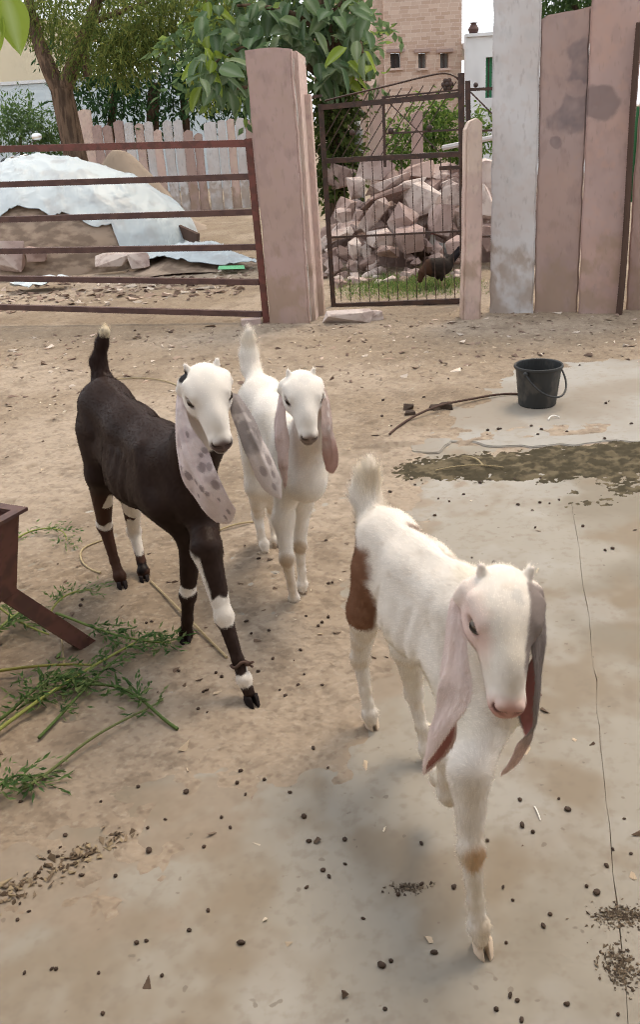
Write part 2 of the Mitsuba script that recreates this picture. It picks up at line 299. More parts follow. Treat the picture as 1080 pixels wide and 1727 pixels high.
# concrete paving, two bays either side of an open joint
J0, J1, J2 = gp(966, 850)[:2], gp(1000, 1100)[:2], gp(1040, 1520)[:2]
def sheet(poly, z, t=.12):
    m = trimesh.creation.extrude_polygon(Polygon(poly), t, engine='earcut'); m.apply_translation([0, 0, z - t]); return m
jn = J2 + (J2 - J1) * 2.0; jr = np.random.default_rng(5)
jl = np.array([J0 + (J1 - J0) * t for t in np.linspace(0, 1, 12)[:-1]] + [J1 + (J2 - J1) * t for t in np.linspace(0, 1, 14)[:-1]] + [J2 + (jn - J2) * t for t in np.linspace(0, 1, 10)]); jl[:, 0] += jr.normal(size=len(jl)) * .0028; jl[-1] = [jl[-1][0], -3]
jg = np.abs(jr.normal(size=len(jl))) * .0007 + .0001                 # the joint opens and closes
struct('paving', P(sheet([[-6, -3], *[q - [g, 0] for q, g in zip(jl[::-1], jg[::-1])], [7, J0[1]], [7, 4.3], [-1.0, 4.3], [-1.5, 2.6], [-6, 2.6]], 0.0), 'concrete'))
struct('paving', P(sheet([[7, -3], *[q + [g, -.0005] for q, g in zip(jl[::-1], jg[::-1])], [7, J0[1] - .0006]], 0.0), 'concrete'))
# raised pad with broken edges
pr = []
for a, b in zip(PAD, np.roll(PAD, -1, 0)):
    k = max(1, int(np.linalg.norm(b - a) / .025)); pr += [a + (b - a) * t for t in np.arange(k) / k]
pr = np.array(pr); pr = pr + (np.c_[meshkit.fbm(np.c_[pr * 7, pr[:, :1] * 0], 4), meshkit.fbm(np.c_[pr * 7, pr[:, :1] * 0 + 9], 4)] - .5) * .13
pp = Polygon(pr).buffer(0); pp = max(pp.geoms, key=lambda g: g.area) if hasattr(pp, 'geoms') else pp
m1 = trimesh.creation.extrude_polygon(pp, .086, engine='earcut'); m1.apply_translation([0, 0, -.080])
m2 = trimesh.creation.extrude_polygon(pp.buffer(-.006), .090, engine='earcut'); m2.apply_translation([0, 0, -.080])
struct('pavement_pad', P(cat([m1, m2]), 'pad_concrete')); PADZ = .010

# ================================================================ STONE SLAB FENCE (right)
fence = thing('stone_slab_fence', 'row of tall upright sandstone slabs behind the black bucket, right of the barred gate', 'fence')
slabs = [([(826, 536), (899, 536), (914, -5), (900, -9), (860, -7), (833, -9)], 0.00, .055, 'slab_white', 'pale whitish slab, leftmost of the tall slabs'),
         ([(901, 536), (974, 536), (998, 11), (960, 18), (925, 26), (913, 34)], -.02, .05, 'slab_stained', 'brownish slab with large dark stains, second from the left'),
         ([(975, 536), (1046, 536), (1062, 330), (1076, 150), (1092, -60), (1001, -60)], .015, .06, 'slab_blotched', 'pink slab with one dark blotch, third from the left'),
         ([(1056, 538), (1180, 538), (1230, -60), (1092, -60), (1082, 150), (1068, 330)], -.10, .05, 'slab_pink', 'pinkish slab cut by the right edge of the photo')]
SP = Plane(gp(826, 530), gp(1043, 530))
for i, (px, off, th, mt, lb) in enumerate(slabs):
    uz = [SP.uz(*q) for q in px]
    for k in (0, 1): uz[k][1] = -.06
    part(fence, 'slab', P(slab(SP, uz, th, 20 + i, off=off, jit=.0065, step=.03, bev=.012), mt), lb)
pa, pb = SP.uz(1044, 530), SP.uz(1078, 40)
w = spline([SP.pt(pa[0], -.05, .05), SP.pt(pa[0] + (pb[0] - pa[0]) * .2 + .01, .5, .055), SP.pt(pa[0] + (pb[0] - pa[0]) * .48, 1.2, .06), SP.pt(pb[0], pb[1], .06)], 14)
one('thin_rod', P(tube(w, .026, 7, r2=.020), 'wood_dark', smooth=40), 'thin dark strip standing in the gap beside the pink blotched slab', 'pole')  # narrow dark upright strip running along the edge of the third slab
c0 = [SP.uz(*q) for q in [(1058, 348), (1095, 348), (1110, 180), (1072, 180)]]
n_ = 14; cu, cz = np.meshgrid(np.linspace(0, 1, n_), np.linspace(0, 1, n_))
cv = np.array([SP.pt(*(c0[0] * (1 - a) * (1 - b) + c0[1] * a * (1 - b) + c0[2] * a * b + c0[3] * (1 - a) * b), off=-.30 + .03 * math.sin(14 * a) * (1 - b * .5)) for a, b in zip(cu.ravel(), cz.ravel())])
I2 = (np.arange(n_ - 1)[:, None] * n_ + np.arange(n_ - 1)).ravel(); ff = np.c_[I2, I2 + 1, I2 + n_ + 1, I2 + n_]
cm = trimesh.Trimesh(np.vstack([cv, cv + [0, .012, 0]]), np.vstack([ff[:, [0, 1, 2]], ff[:, [0, 2, 3]], ff[:, [0, 2, 1]] + n_ * n_, ff[:, [0, 3, 2]] + n_ * n_]), process=False)
one('hanging_cloth', P(cm, 'cloth_green', smooth=True), 'green cloth showing in the gap behind the slabs at the right edge', 'cloth')

# ================================================================ GATE PILLAR
PP = Plane(gp(457, 548), gp(521, 547))
pil = thing('gate_pillar', 'pink sandstone gate pillar standing between the two metal gates', 'pillar')
fz = [PP.uz(*q) for q in [(456, 555), (522, 555), (509, 330), (490, 84), (470, 80), (440, 83), (412, 87), (437, 330)]]; fz[0][1] = fz[1][1] = -.08
part(pil, 'front_slab', P(slab(PP, fz, .05, 51, jit=.006, step=.03, bev=.011), 'slab_pink'), 'flat pink front slab')
side = Plane(PP.pt(PP.uz(522, 547)[0], 0, 0), PP.pt(PP.uz(522, 547)[0], 0, 0) + [.10, .5, 0])
w0, w1 = PP.uz(456, 555)[0], PP.uz(522, 555)[0]
core = trimesh.creation.box((w1 - w0 - .02, .40, 2.02)); core = core.subdivide().subdivide().subdivide().subdivide()
v = core.vertices; v = v + (np.stack([meshkit.fbm(v * 7 + k * 9, 3) for k in range(3)], 1) - .5) * [.05, .03, .03]
lean = np.array([(PP.uz(450, 84)[0] - (w0 + w1) / 2) / 2.0 * 0.75, 0, 0])
core = trimesh.Trimesh(np.array([PP.pt((w0 + w1) / 2 + .012 + p[0], p[2] + .95, -.27 + p[1]) for p in v]) + np.outer(np.clip(v[:, 2] + .95, 0, 3), [1, 0, 0]) * lean[0], core.faces, process=False)
part(pil, 'mortar_core', P(core, 'mortar', smooth=30), 'rough pale mortar core')
def leaned(uz): return [np.array([u + lean[0] * 1.0 * 0 , z]) for u, z in uz]
so = PP.pt(w1 + .035, 0, -.10)
SPl = Plane(so, so + np.array([.16, .98, 0]))
sl = slab(SPl, [(0, -.08), (.40, -.08), (.40, 1.99), (0, 2.01)], .05, 53, jit=.003)
sl.vertices += np.outer(np.clip(sl.vertices[:, 2], 0, 3), [1, 0, 0]) * lean[0]
part(pil, 'side_slab', P(sl, 'slab_pale'), 'pale narrow slab closing the gate side')
jm = slab(SPl, [(.20, -.05), (.30, -.05), (.30, 1.72), (.20, 1.72)], .05, 54, jit=.003, off=.045)
jm.vertices += np.outer(np.clip(jm.vertices[:, 2], 0, 3), [1, 0, 0]) * lean[0]
part(pil, 'door_stop', P(jm, 'slab_pale'), 'thin upright strip along the gate side')
b = boulder((.46, .20, .12), 61); b.apply_translation([.33, 7.28, .045]); bb = boulder((.24, .16, .10), 62); bb.apply_translation([.52, 7.32, .035])
one('flat_stone', P(cat([b, bb]), 'stone'), 'flat squared stone lying on the ground under the barred gate', 'stone')
b = trimesh.creation.box((.16, .09, .05)); b.apply_transform(trimesh.transformations.rotation_matrix(.1, [0, 0, 1])); b.apply_translation(list(gp(424, 549)[:2]) + [.03])
one('brick', P(b, 'stone'), 'single pale brick on the ground left of the pillar foot', 'brick')

# ================================================================ RAILED GATE (left)
GL = Plane([-.36, 7.47], [-2.75, 8.10]); GL.n = np.array([GL.u[1], -GL.u[0], 0]) ; GL.n = GL.n if GL.n[1] < 0 else -GL.n
lg = thing('railed_gate', 'rust red farm gate of six horizontal rails, left of the pillar', 'gate')
p0, p1 = GL.uz(450, 545), GL.uz(419, 234)
part(lg, 'end_post', P(bar(GL.pt(p0[0], .0), GL.pt(p1[0], p1[1]), .055, .05), 'red_paint'))
for i, (yl, yr) in enumerate([(252, 242), (312, 298), (371, 358), (424, 417), (470, 476), (518, 530)]):
    a = GL.uz(422 + (yr - 242) / 288 * 24, yr); zc = a[1]
    e = GL.uz(0, yl); L = 3.4
    zb = zc + (e[1] - zc) * L / max(e[0] - a[0], .1)
    part(lg, 'rail', P(bar(GL.pt(a[0] + .02, zc), GL.pt(a[0] + L, zb), .045, .052 if i == 0 else .046), 'red_paint' if i == 0 else 'rail_dark'), 'lighter red top rail' if i == 0 else None)
part(lg, 'far_post', P(bar(GL.pt(3.42, 0), GL.pt(3.42, 1.42), .055, .05), 'red_paint'))

# ================================================================ BARRED GATE
BG = Plane([.225, 8.0], gp(783, 514)[:2])
bg = thing('barred_gate', 'dark iron gate with thin bars and a flower rosette on its arched top', 'gate')
def bl(name, pts, w, d=None, lb=None, off=0.0):
    a, b = BG.uz(*pts[0]), BG.uz(*pts[1]); return part(bg, name, P(bar(BG.pt(a[0], a[1], off), BG.pt(b[0], b[1], off), w, d or w), 'iron'), lb)
bl('stile', [(541, 176), (563, 520)], .042); bl('stile', [(778, 124), (782, 514)], .045)
bl('rail', [(541, 182), (779, 160)], .05, .04, off=.003); bl('rail', [(549, 272), (780, 260)], .045, .04, off=.003); bl('rail', [(562, 516), (780, 507)], .04, .04, off=.003)
bl('thin_rail', [(556, 401), (780, 390)], .016, off=.008); bl('thin_rail', [(648, 226), (779, 219)], .014, off=.008); bl('thin_rail', [(648, 165), (779, 152)], .014)
bl('upright', [(647, 163), (650, 282)], .022, off=.012)
for i, x in enumerate(np.linspace(572, 764, 13)):
    bl('bar', [(x - 4 + (765 - x) * -.035, 268), (x + 4, 509)], .0066, off=-.004)
for i in range(11):
    t = i / 10; x = 585 + 185 * t; yt = 152 - 22 * t + (8 if i == 0 else 0); dx = 62 + 26 * t
    bl('slanting_bar', [(x, yt + 8), (x - dx * .92, 266)], .0075, off=-.012)
bl('brace', [(654, 172), (746, 262)], .008, off=-.02)
ar = [BG.uz(x, y) for x, y in [(548, 171), (600, 158), (660, 144), (712, 131), (735, 126), (757, 125), (772, 133), (778, 150)]]
part(bg, 'arched_top', P(tube(spline([BG.pt(u, z) for u, z in ar], 40), .0075, 6), 'iron', smooth=60))
ros = []
rc = BG.uz(755, 143)
for k in range(6):
    s_ = trimesh.creation.icosphere(1, .020); s_.apply_scale([1, .5, 1]); s_.apply_translation(BG.pt(rc[0] + .030 * math.cos(k * math.pi / 3), rc[1] + .030 * math.sin(k * math.pi / 3))); ros.append(s_)
s_ = trimesh.creation.icosphere(1, .022); s_.apply_translation(BG.pt(*rc)); ros.append(s_)
part(bg, 'rosette', P(cat(ros), 'iron', smooth=True), 'six petalled iron flower')
for x, y in [(660, 221), (725, 216), (595, 224)]:
    s_ = trimesh.creation.icosphere(2, .024); s_.apply_scale([1, .6, 1]); s_.apply_translation(BG.pt(*BG.uz(x, y), .02)); part(bg, 'knob', P(s_, 'iron', smooth=True))
bl('latch', [(742, 284), (783, 282)], .03, .03, off=.03); bl('hinge', [(527, 164), (543, 162)], .02)
ps = Plane(gp(781, 542), gp(810, 540))
sp = slab(ps, [(0, -.08), (.145, -.08), (.150, .7), (.138, 1.44), (.10, 1.475), (.045, 1.455), (.018, 1.40), (.012, .7)], .13, 77, jit=.006, bev=.014)
one('stone_post', P(sp, 'slab_pale'), 'short rough stone post standing at the right edge of the barred gate', 'post')

# ================================================================ GOATS
class Sdf:
    """A distance field on a grid: rounded cones and ellipsoids joined softly, meshed by surface nets."""
    def __init__(s, lo, hi, h):
        s.lo, s.h = np.asarray(lo, float), h; s.n = np.ceil((np.asarray(hi) - s.lo) / h).astype(int) + 1
        s.D = np.full(s.n, .3, np.float32)
    def box(s, lo, hi):
        a = np.clip(np.floor((lo - s.lo) / s.h).astype(int), 0, s.n - 1); b = np.clip(np.ceil((hi - s.lo) / s.h).astype(int) + 1, 1, s.n)
        sl = tuple(slice(i, j) for i, j in zip(a, b))
        g = [(s.lo[k] + s.h * np.arange(a[k], b[k])).astype(np.float32).reshape([-1 if m == k else 1 for m in range(3)]) for k in range(3)]
        return sl, g
    def put(s, sl, d, k, cut):
        D = s.D[sl]; k = max(k, 1e-4)
        if cut: d = -d; h = np.clip(.5 - .5 * (d - D) / k, 0, 1); s.D[sl] = d * (1 - h) + D * h + k * h * (1 - h)
        else: h = np.clip(.5 + .5 * (d - D) / k, 0, 1); s.D[sl] = d * (1 - h) + D * h - k * h * (1 - h)
    def cone(s, a, ra, b, rb, k=.02, cut=False, flat=None):
        a, b = np.asarray(a, float), np.asarray(b, float); m = max(ra, rb) + k + 4 * s.h
        sl, g = s.box(np.minimum(a, b) - m, np.maximum(a, b) + m)
        ab = b - a; L = max(ab @ ab, 1e-12); q = [g[i] - a[i] for i in range(3)]
        t = np.clip((q[0] * ab[0] + q[1] * ab[1] + q[2] * ab[2]) / L, 0, 1)
        d = np.sqrt((q[0] - t * ab[0]) ** 2 + (q[1] - t * ab[1]) ** 2 + (q[2] - t * ab[2]) ** 2) - (ra + (rb - ra) * t)
        s.put(sl, d, k, cut)
    def ell(s, c, M, r, k=.02, cut=False):
        c, r = np.asarray(c, float), np.asarray(r, float); m = r.max() + k + 4 * s.h
        sl, g = s.box(c - m, c + m); q = [g[i] - c[i] for i in range(3)]
        l = [(q[0] * M[0, i] + q[1] * M[1, i] + q[2] * M[2, i]) / r[i] for i in range(3)]
        n0 = np.sqrt(l[0] ** 2 + l[1] ** 2 + l[2] ** 2) + 1e-6; n1 = np.sqrt((l[0] / r[0]) ** 2 + (l[1] / r[1]) ** 2 + (l[2] / r[2]) ** 2) + 1e-6
        s.put(sl, n0 * (n0 - 1) / n1, k, cut)
    def mesh(s):
        D = s.D; ins = D < 0
        cnt = np.zeros(s.n - 1, np.uint8)
        for i, j, k in np.ndindex(2, 2, 2): cnt += ins[i:s.n[0] - 1 + i, j:s.n[1] - 1 + j, k:s.n[2] - 1 + k]
        idx = np.argwhere((cnt > 0) & (cnt < 8)); num = np.full(s.n - 1, -1, np.int64); num[tuple(idx.T)] = np.arange(len(idx))
        acc, w = np.zeros((len(idx), 3)), np.zeros(len(idx)); corners = [np.array(c) for c in np.ndindex(2, 2, 2)]
        for a in corners:
            for ax in range(3):
                if a[ax]: continue
                b = a.copy(); b[ax] = 1; da, db = D[tuple((idx + a).T)], D[tuple((idx + b).T)]; on = (da < 0) != (db < 0)
                t = np.where(on, da / np.where(on, da - db, 1), 0); acc += on[:, None] * (a + t[:, None] * (b - a)); w += on
        v = s.lo + s.h * (idx + acc / w[:, None]); F = []
        for ax in range(3):
            o = [k for k in range(3) if k != ax]; sl0 = [slice(None)] * 3; sl1 = [slice(None)] * 3; sl0[ax] = slice(0, -1); sl1[ax] = slice(1, None)
            e = np.argwhere(ins[tuple(sl0)] != ins[tuple(sl1)]); e = e[(e[:, o[0]] > 0) & (e[:, o[1]] > 0) & (e[:, o[0]] < s.n[o[0]] - 1) & (e[:, o[1]] < s.n[o[1]] - 1)]
            u, q = np.zeros(3, int), np.zeros(3, int); u[o[0]] = 1; q[o[1]] = 1
            A, B, C, E = (num[tuple((e - d).T)] for d in (u + q, q, 0 * u, u)); fl = ins[tuple(e.T)] ^ (ax == 1)
            Q = np.stack([A, B, C, E], 1); Q = np.where(fl[:, None], Q, Q[:, ::-1]); F += [Q[:, [0, 1, 2]], Q[:, [0, 2, 3]]]
        f = np.vstack(F); f = f[(f >= 0).all(1)]
        g = (v - s.lo) / s.h; n = np.stack([ndimage.map_coordinates(D, (g + d).T, order=1, mode='nearest') - ndimage.map_coordinates(D, (g - d).T, order=1, mode='nearest') for d in np.eye(3) * 1.0], 1)
        return v, f, n / (np.linalg.norm(n, axis=1, keepdims=True) + 1e-9)

def unit(v): v = np.asarray(v, float); return v / np.linalg.norm(v)
def head_frame(F, up):
    F = unit(F); L = unit(np.cross(up, F)); return np.stack([F, L, np.cross(F, L)], 1)      # columns forward, left, up
def ear_mesh(path, wid, curl, face, thick=.0035, nu=33, nv=130, tipround=.12):
    """A long hanging ear: a strip lofted along path, curled about its length; face turns its inner side. Returns mesh and inner mask."""
    p = spline(path, nv); tt = np.linspace(0, 1, nv)
    w = np.interp(tt, np.linspace(0, 1, len(wid)), wid); w = ndimage.gaussian_filter1d(w, 5, mode='nearest'); w *= np.sqrt(np.clip((1 - tt) / tipround, .0, 1)) * .97 + .03
    cu = ndimage.gaussian_filter1d(np.interp(tt, np.linspace(0, 1, len(curl)), curl), 6, mode='nearest') + 1e-3
    fc = np.array([np.interp(tt, np.linspace(0, 1, len(face)), [fc_[k] for fc_ in face]) for k in range(3)]).T
    t = np.gradient(p, axis=0); t /= np.linalg.norm(t, axis=1, keepdims=True)
    nrm = fc - t * (fc * t).sum(1, keepdims=True); nrm /= np.linalg.norm(nrm, axis=1, keepdims=True); sd = np.cross(t, nrm)
    u = np.linspace(-1, 1, nu); O, N = [], []
    for i in range(nv):
        a = cu[i] * u; R = w[i] / cu[i]
        wav = w[i] * (.16 * np.sin(11 * tt[i] + 2.3) * np.abs(u) ** 1.5 * (u > 0) + .13 * np.sin(9 * tt[i] + .6) * np.abs(u) ** 1.5 * (u < 0) - .20 * np.exp(-((u + .15 - .25 * tt[i]) / .20) ** 2) * np.sin(np.pi * np.clip(tt[i] * 1.15, 0, 1)) + .05 * np.sin(23 * tt[i] + 3 * u))
        O.append(p[i] + np.outer(R * np.sin(a), sd[i]) + np.outer(R * (1 - np.cos(a)) + wav, nrm[i])); N.append(np.outer(np.cos(a), nrm[i]) - np.outer(np.sin(a), sd[i]))
    O, N = np.array(O), np.array(N); th = thick * (1 - .75 * np.abs(u) ** 3)[None, :, None] * np.clip((1 - tt) * 6 + .15, 0, 1)[:, None, None]
    A, B = (O - N * th / 2).reshape(-1, 3), (O + N * th / 2).reshape(-1, 3); f = []
    for i in range(nv - 1):
        for k in range(nu - 1):
            a = i * nu + k; f += [[a, a + nu, a + nu + 1], [a, a + nu + 1, a + 1]]
    f = np.array(f); K = nu * nv; F = [f, f[:, ::-1] + K]
    rim = [i * nu for i in range(nv)] + [(nv - 1) * nu + k for k in range(1, nu)] + [i * nu + nu - 1 for i in range(nv - 2, -1, -1)] + list(range(nu - 2, 0, -1))
    rim = np.array(rim); nx_ = np.roll(rim, -1); F += [np.c_[rim, rim + K, nx_ + K], np.c_[rim, nx_ + K, nx_]]
    m = trimesh.Trimesh(np.vstack([A, B]), np.vstack(F), process=False); m.fix_normals()
    uvs = np.tile(np.stack(np.meshgrid(u, tt), -1).reshape(-1, 2), (2, 1))
    return m, np.r_[np.zeros(K, bool), np.ones(K, bool)], uvs

def hoof_mesh(pos, toe, s=1.0):
    """Two claws side by side, toes forward, flat on the ground at pos."""
    t = unit([toe[0], toe[1], 0]); l = np.array([-t[1], t[0], 0]); ms = []
    for sd in (-1, 1):
        q = []
        for x, y, z in [(-.018, .002, 0), (-.016, .016, 0), (.008, .019, 0), (.026, .012, 0), (.034, .0045, 0), (.024, .0025, 0),
                        (-.017, .002, .020), (-.014, .0155, .022), (.004, .0175, .030), (.014, .010, .032), (.017, .004, .031), (.034, .005, .006), (.026, .013, .008)]:
            q.append(np.asarray(pos) + s * (t * x + l * sd * (y + .0012) + np.array([0, 0, z])))
        ms.append(trimesh.convex.convex_hull(np.array(q)).subdivide().subdivide())
    m = cat([trimesh.smoothing.filter_taubin(x, iterations=6) for x in ms]); return m

def hairs(v, f, n, col, flow, count, length, width, seed, lift=.22, keep=None):
    """Short coat hairs: thin blades rooted on the skin, lying along flow(points)."""
    r = np.random.default_rng(seed); tri = v[f]; area = np.linalg.norm(np.cross(tri[:, 1] - tri[:, 0], tri[:, 2] - tri[:, 0]), axis=1)
    if keep is not None: area = area * keep[f].mean(1)
    pick = r.choice(len(f), count, p=area / area.sum()); b = r.dirichlet([1, 1, 1], count)
    p = (tri[pick] * b[:, :, None]).sum(1); nn = (n[f[pick]] * b[:, :, None]).sum(1); cc = (col[f[pick]] * b[:, :, None]).sum(1)
    d = flow(p); d = d - nn * (d * nn).sum(1, keepdims=True); d /= np.linalg.norm(d, axis=1, keepdims=True) + 1e-6
    d = d + nn * (lift * r.uniform(.5, 1.5, (count, 1))) + r.normal(size=(count, 3)) * .16; d /= np.linalg.norm(d, axis=1, keepdims=True)
    L = length(p) * r.uniform(.6, 1.3, count) if callable(length) else length * r.uniform(.6, 1.3, count)
    s = np.cross(d, nn); s /= np.linalg.norm(s, axis=1, keepdims=True) + 1e-6
    V = np.stack([p - s * width - nn * .001, p + s * width - nn * .001, p + d * L[:, None]], 1).reshape(-1, 3)
    nt = nn + .25 * d; N = np.repeat(nt / np.linalg.norm(nt, axis=1, keepdims=True), 3, 0)
    cc = np.clip(cc * r.uniform(.92, 1.20, (count, 1)), 0, .9); return V, np.arange(3 * count).reshape(-1, 3), N, np.repeat(cc, 3, 0)

def nz(p, f, seed=0, o=3): return meshkit.fbm(np.asarray(p) * f, o, seed) - .5
def ss(a, b, x): t = np.clip((x - a) / (b - a), 0, 1); return t * t * (3 - 2 * t)
def blend(c, new, t): return c * (1 - t[:, None]) + np.asarray(new) * t[:, None]

def goat(name, label, O, ang, h, torso, lean, legs, tail, head, ears, coat, hooves, mats, hair_n, hair_len, seed, bones=()):
    """One goat. torso: cones in its own frame (forward, left, up); legs, tail and ears: in the place. head: (poll, forward, up, size)."""
    k = thing(name, label, 'goat', 'young goats walking through the yard')
    ca, sa = math.cos(math.radians(ang)), math.sin(math.radians(ang))
    W = lambda p: np.array([O[0] + ca * p[0] - sa * p[1], O[1] + sa * p[0] + ca * p[1], p[2]])
    inv = lambda q: np.c_[(q[:, 0] - O[0]) * ca + (q[:, 1] - O[1]) * sa, -(q[:, 0] - O[0]) * sa + (q[:, 1] - O[1]) * ca, q[:, 2]]
    torso = [((a[0], a[1], a[2] + max(0, ra * (1 - lean)) * .9), ra * lean if ra > .03 else ra, (b[0], b[1], b[2] + max(0, rb * (1 - lean)) * .9), rb * lean if rb > .03 else rb, kk) for a, ra, b, rb, kk in torso]
    poll, HF, HU, S = head; M = head_frame(HF, HU); SW = 1.0; hd = lambda x, y, z: np.asarray(poll) + S * (M @ np.array([x, y, z]))
    pts = [W(t[0]) for t in torso] + [W(t[2]) for t in torso] + [q for l in legs for q, _ in l] + [q for q, _ in tail] + [hd(.25, 0, 0)]
    pts = np.array(pts); S_ = Sdf(pts.min(0) - [.17, .17, .02], pts.max(0) + .17, h)
    for a, ra, b, rb, kk in torso: S_.cone(W(a), ra, W(b), rb, kk)
    for l in legs:
        for i, ((a, ra), (b, rb)) in enumerate(zip(l[:-1], l[1:])): S_.cone(a, ra, b, rb, .045 if i == 0 else (.028 if i == 1 else .010))
    for l in legs:
        (k0, r0), (f0, rf) = l[2], l[4]
        S_.ell(k0, np.eye(3), np.array([1.18, 1.18, 1.5]) * r0, .012); S_.ell(f0, np.eye(3), np.array([1.16, 1.16, 1.1]) * rf, .008)
        d_ = unit(l[3][0] - k0); back = -np.array([ca, sa, 0]); S_.cone(k0 + d_ * .02 + back * r0 * .45, r0 * .42, l[4][0] - d_ * .01 + back * rf * .5, rf * .38, .008)      # tendon behind the shank
        for sd in (-1, 1): S_.ell(f0 + back * rf * .9 + np.array([-sa, ca, 0]) * sd * rf * .5 - [0, 0, .004], np.eye(3), [.006, .006, .007], .004)                               # dew claws
    for a, b, r_ in bones: S_.cone(W(a), r_, W(b), r_, .030)
    for (a, ra), (b, rb) in zip(tail[:-1], tail[1:]): S_.cone(a, ra, b, rb, .02)
    # head: convex Roman nose, broad brow, narrow lips
    E = lambda c, r, kk, cut=False, R=None: S_.ell(hd(*c), M if R is None else M @ R, np.array(r) * S, kk, cut)
    Cn = lambda a, ra, b, rb, kk, cut=False: S_.cone(hd(*a), ra * S, hd(*b), rb * S, kk, cut)
    def ry(d): c, s_ = math.cos(math.radians(d)), math.sin(math.radians(d)); return np.array([[c, 0, s_], [0, 1, 0], [-s_, 0, c]])
    E((.036, 0, -.002), (.060, .054, .050), .03)
    E((.066, 0, .012), (.052, .050, .040), .025)
    Cn((.078, 0, -.002), .036, (.165, 0, -.027), .0215, .02)
    Cn((.076, 0, -.022), .037, (.160, 0, -.039), .0255, .018)
    E((.120, 0, .004), (.056, .0235, .030), .018, R=ry(15))
    Cn((.045, 0, -.038), .032, (.160, 0, -.056), .0160, .02)
    E((.181, 0, -.036), (.021, .0270, .0225), .012)
    E((.176, 0, -.061), (.017, .0180, .0100), .006)
    for sd in (-1, 1):
        E((.056, sd * .032, -.026), (.036, .022, .030), .02)
        Cn((.050, sd * .044, .023), .013, (.086, sd * .036, .022), .009, .012)
        E((.082, sd * .0520, .004), (.0170, .015, .0125), .006, True)
        Cn((.066, sd * .0490, .0150), .0048, (.094, sd * .0420, .0120), .0036, .005)
        Cn((.067, sd * .0490, -.0075), .0034, (.095, sd * .0420, -.0070), .0028, .005)
        Cn((.200, sd * .0090, -.032), .0040, (.188, sd * .0200, -.0245), .0046, .004, True)
        E((.190, sd * .0125, -.024), (.010, .0095, .008), .005)
        Cn((.200, sd * .0045, -.035), .0026, (.190, sd * .0215, -.0280), .0034, .003, True)
        Cn((.202, 0, -.0545), .0024, (.148, sd * .030, -.0520), .0032, .004, True)
        Cn((.008, sd * .034, .034), .009, (.004, sd * .037, .0425), .0055, .006)
        Cn((.022, sd * .046, .002), .019, (.022, sd * .056, -.014), .013, .015)
    Cn((.205, 0, -.0355), .0014, (.201, 0, -.0535), .0014, .003, True)
    v, f, n = S_.mesh()
    loc = inv(v); hl = (v - poll) @ M / S
    col = coat(v, loc, hl)
    # skin of nose and lips, dark nostrils and mouth
    dn = np.minimum.reduce([np.linalg.norm((hl - [.194, sd * .0150, -.0290]) / [1.2, 1.3, .55], axis=1) for sd in (-1, 1)])
    dm = np.abs(hl[:, 2] + .0535 - .001) ; mouth = (hl[:, 0] > .150) & (dm < .0055) & (np.abs(hl[:, 1]) < .03) & (hl[:, 2] < -.03) & (np.linalg.norm(hl - [.18, 0, -.05], axis=1) < .045)
    col = blend(col, mats['nose'], ss(.040, .018, np.linalg.norm((hl - [.198, 0, -.040]) * [1, .9, 1.1], axis=1)))
    col = blend(col, mats['nostril'], ss(.0120, .0065, dn)); col = blend(col, mats['nostril'], mouth * .9)
    de = np.minimum.reduce([np.linalg.norm((hl - [.083, sd * .047, .004]) * [1, 1, 1.5], axis=1) for sd in (-1, 1)]); col = blend(col, mats['lid'], ss(.024, .014, de) * .9)
    part(k, 'body', PN(v, f, n, mats['coat'], col))
    hdir = unit([ca, sa, 0])
    def flow(p):
        q = inv(p); low = ss(.42, .30, q[:, 2]); d = -hdir[None] * (1 - low[:, None]) + np.array([0, 0, -1.0]) * (.45 + low[:, None])
        hh = (p - poll) @ M / S; onh = ss(.13, .09, np.linalg.norm(hh - [.08, 0, 0], axis=1)); d = d * (1 - onh[:, None]) + onh[:, None] * (-M[:, 0])[None]
        for q0, _ in tail[1:]: ont = ss(.07, .04, np.linalg.norm(p - q0, axis=1)); d = d * (1 - ont[:, None]) + ont[:, None] * unit(tail[-1][0] - tail[0][0])[None]
        return d
    tl = np.array([q for q, _ in tail])
    def length(p):
        dt = np.min([np.linalg.norm(p - q, axis=1) for q in tl[1:]], axis=0); hh = np.linalg.norm((p - poll) @ M / S - [.1, 0, -.01], axis=1)
        return hair_len * (1 + 1.7 * ss(.07, .04, dt)) * np.where(hh < .115, .55, 1.0)
    keep = 1.0 - .95 * (np.linalg.norm((hl - [.175, 0, -.04]), axis=1) < .05) - .0 * de
    keep = keep * np.where(de < .018, .05, 1)
    hv, hf, hn, hc = hairs(v, f, n, col, flow, hair_n, length, .0008, seed, keep=np.clip(keep, .02, 1))
    part(k, 'hair', PN(hv, hf, hn, 'hair', hc), kind='stuff')
    for sd in (1, -1):
        e = trimesh.creation.icosphere(4, .0132 * S); ev = e.vertices / (.0132 * S); ax = unit([.62, sd * .78, .10])
        c_ = ev @ ax; hor = ev @ np.array([1.0, 0, 0]); vert = ev @ np.array([0, 0, 1.0])
        ec = np.tile([.35, .22, .07], (len(ev), 1)); ec = blend(ec, mats['iris'], ss(.45, .55, c_)); ec = blend(ec, (.008, .007, .006), ((np.abs(vert - .1) < .30) & (c_ > .62)).astype(float))
        ec = blend(ec, (.02, .015, .012), ss(.50, .40, c_))
        part(k, 'eye', P(trimesh.Trimesh(hd(.081, sd * .0405, .004) + e.vertices @ M.T, e.faces, process=False), 'eye', smooth=True, color=ec))
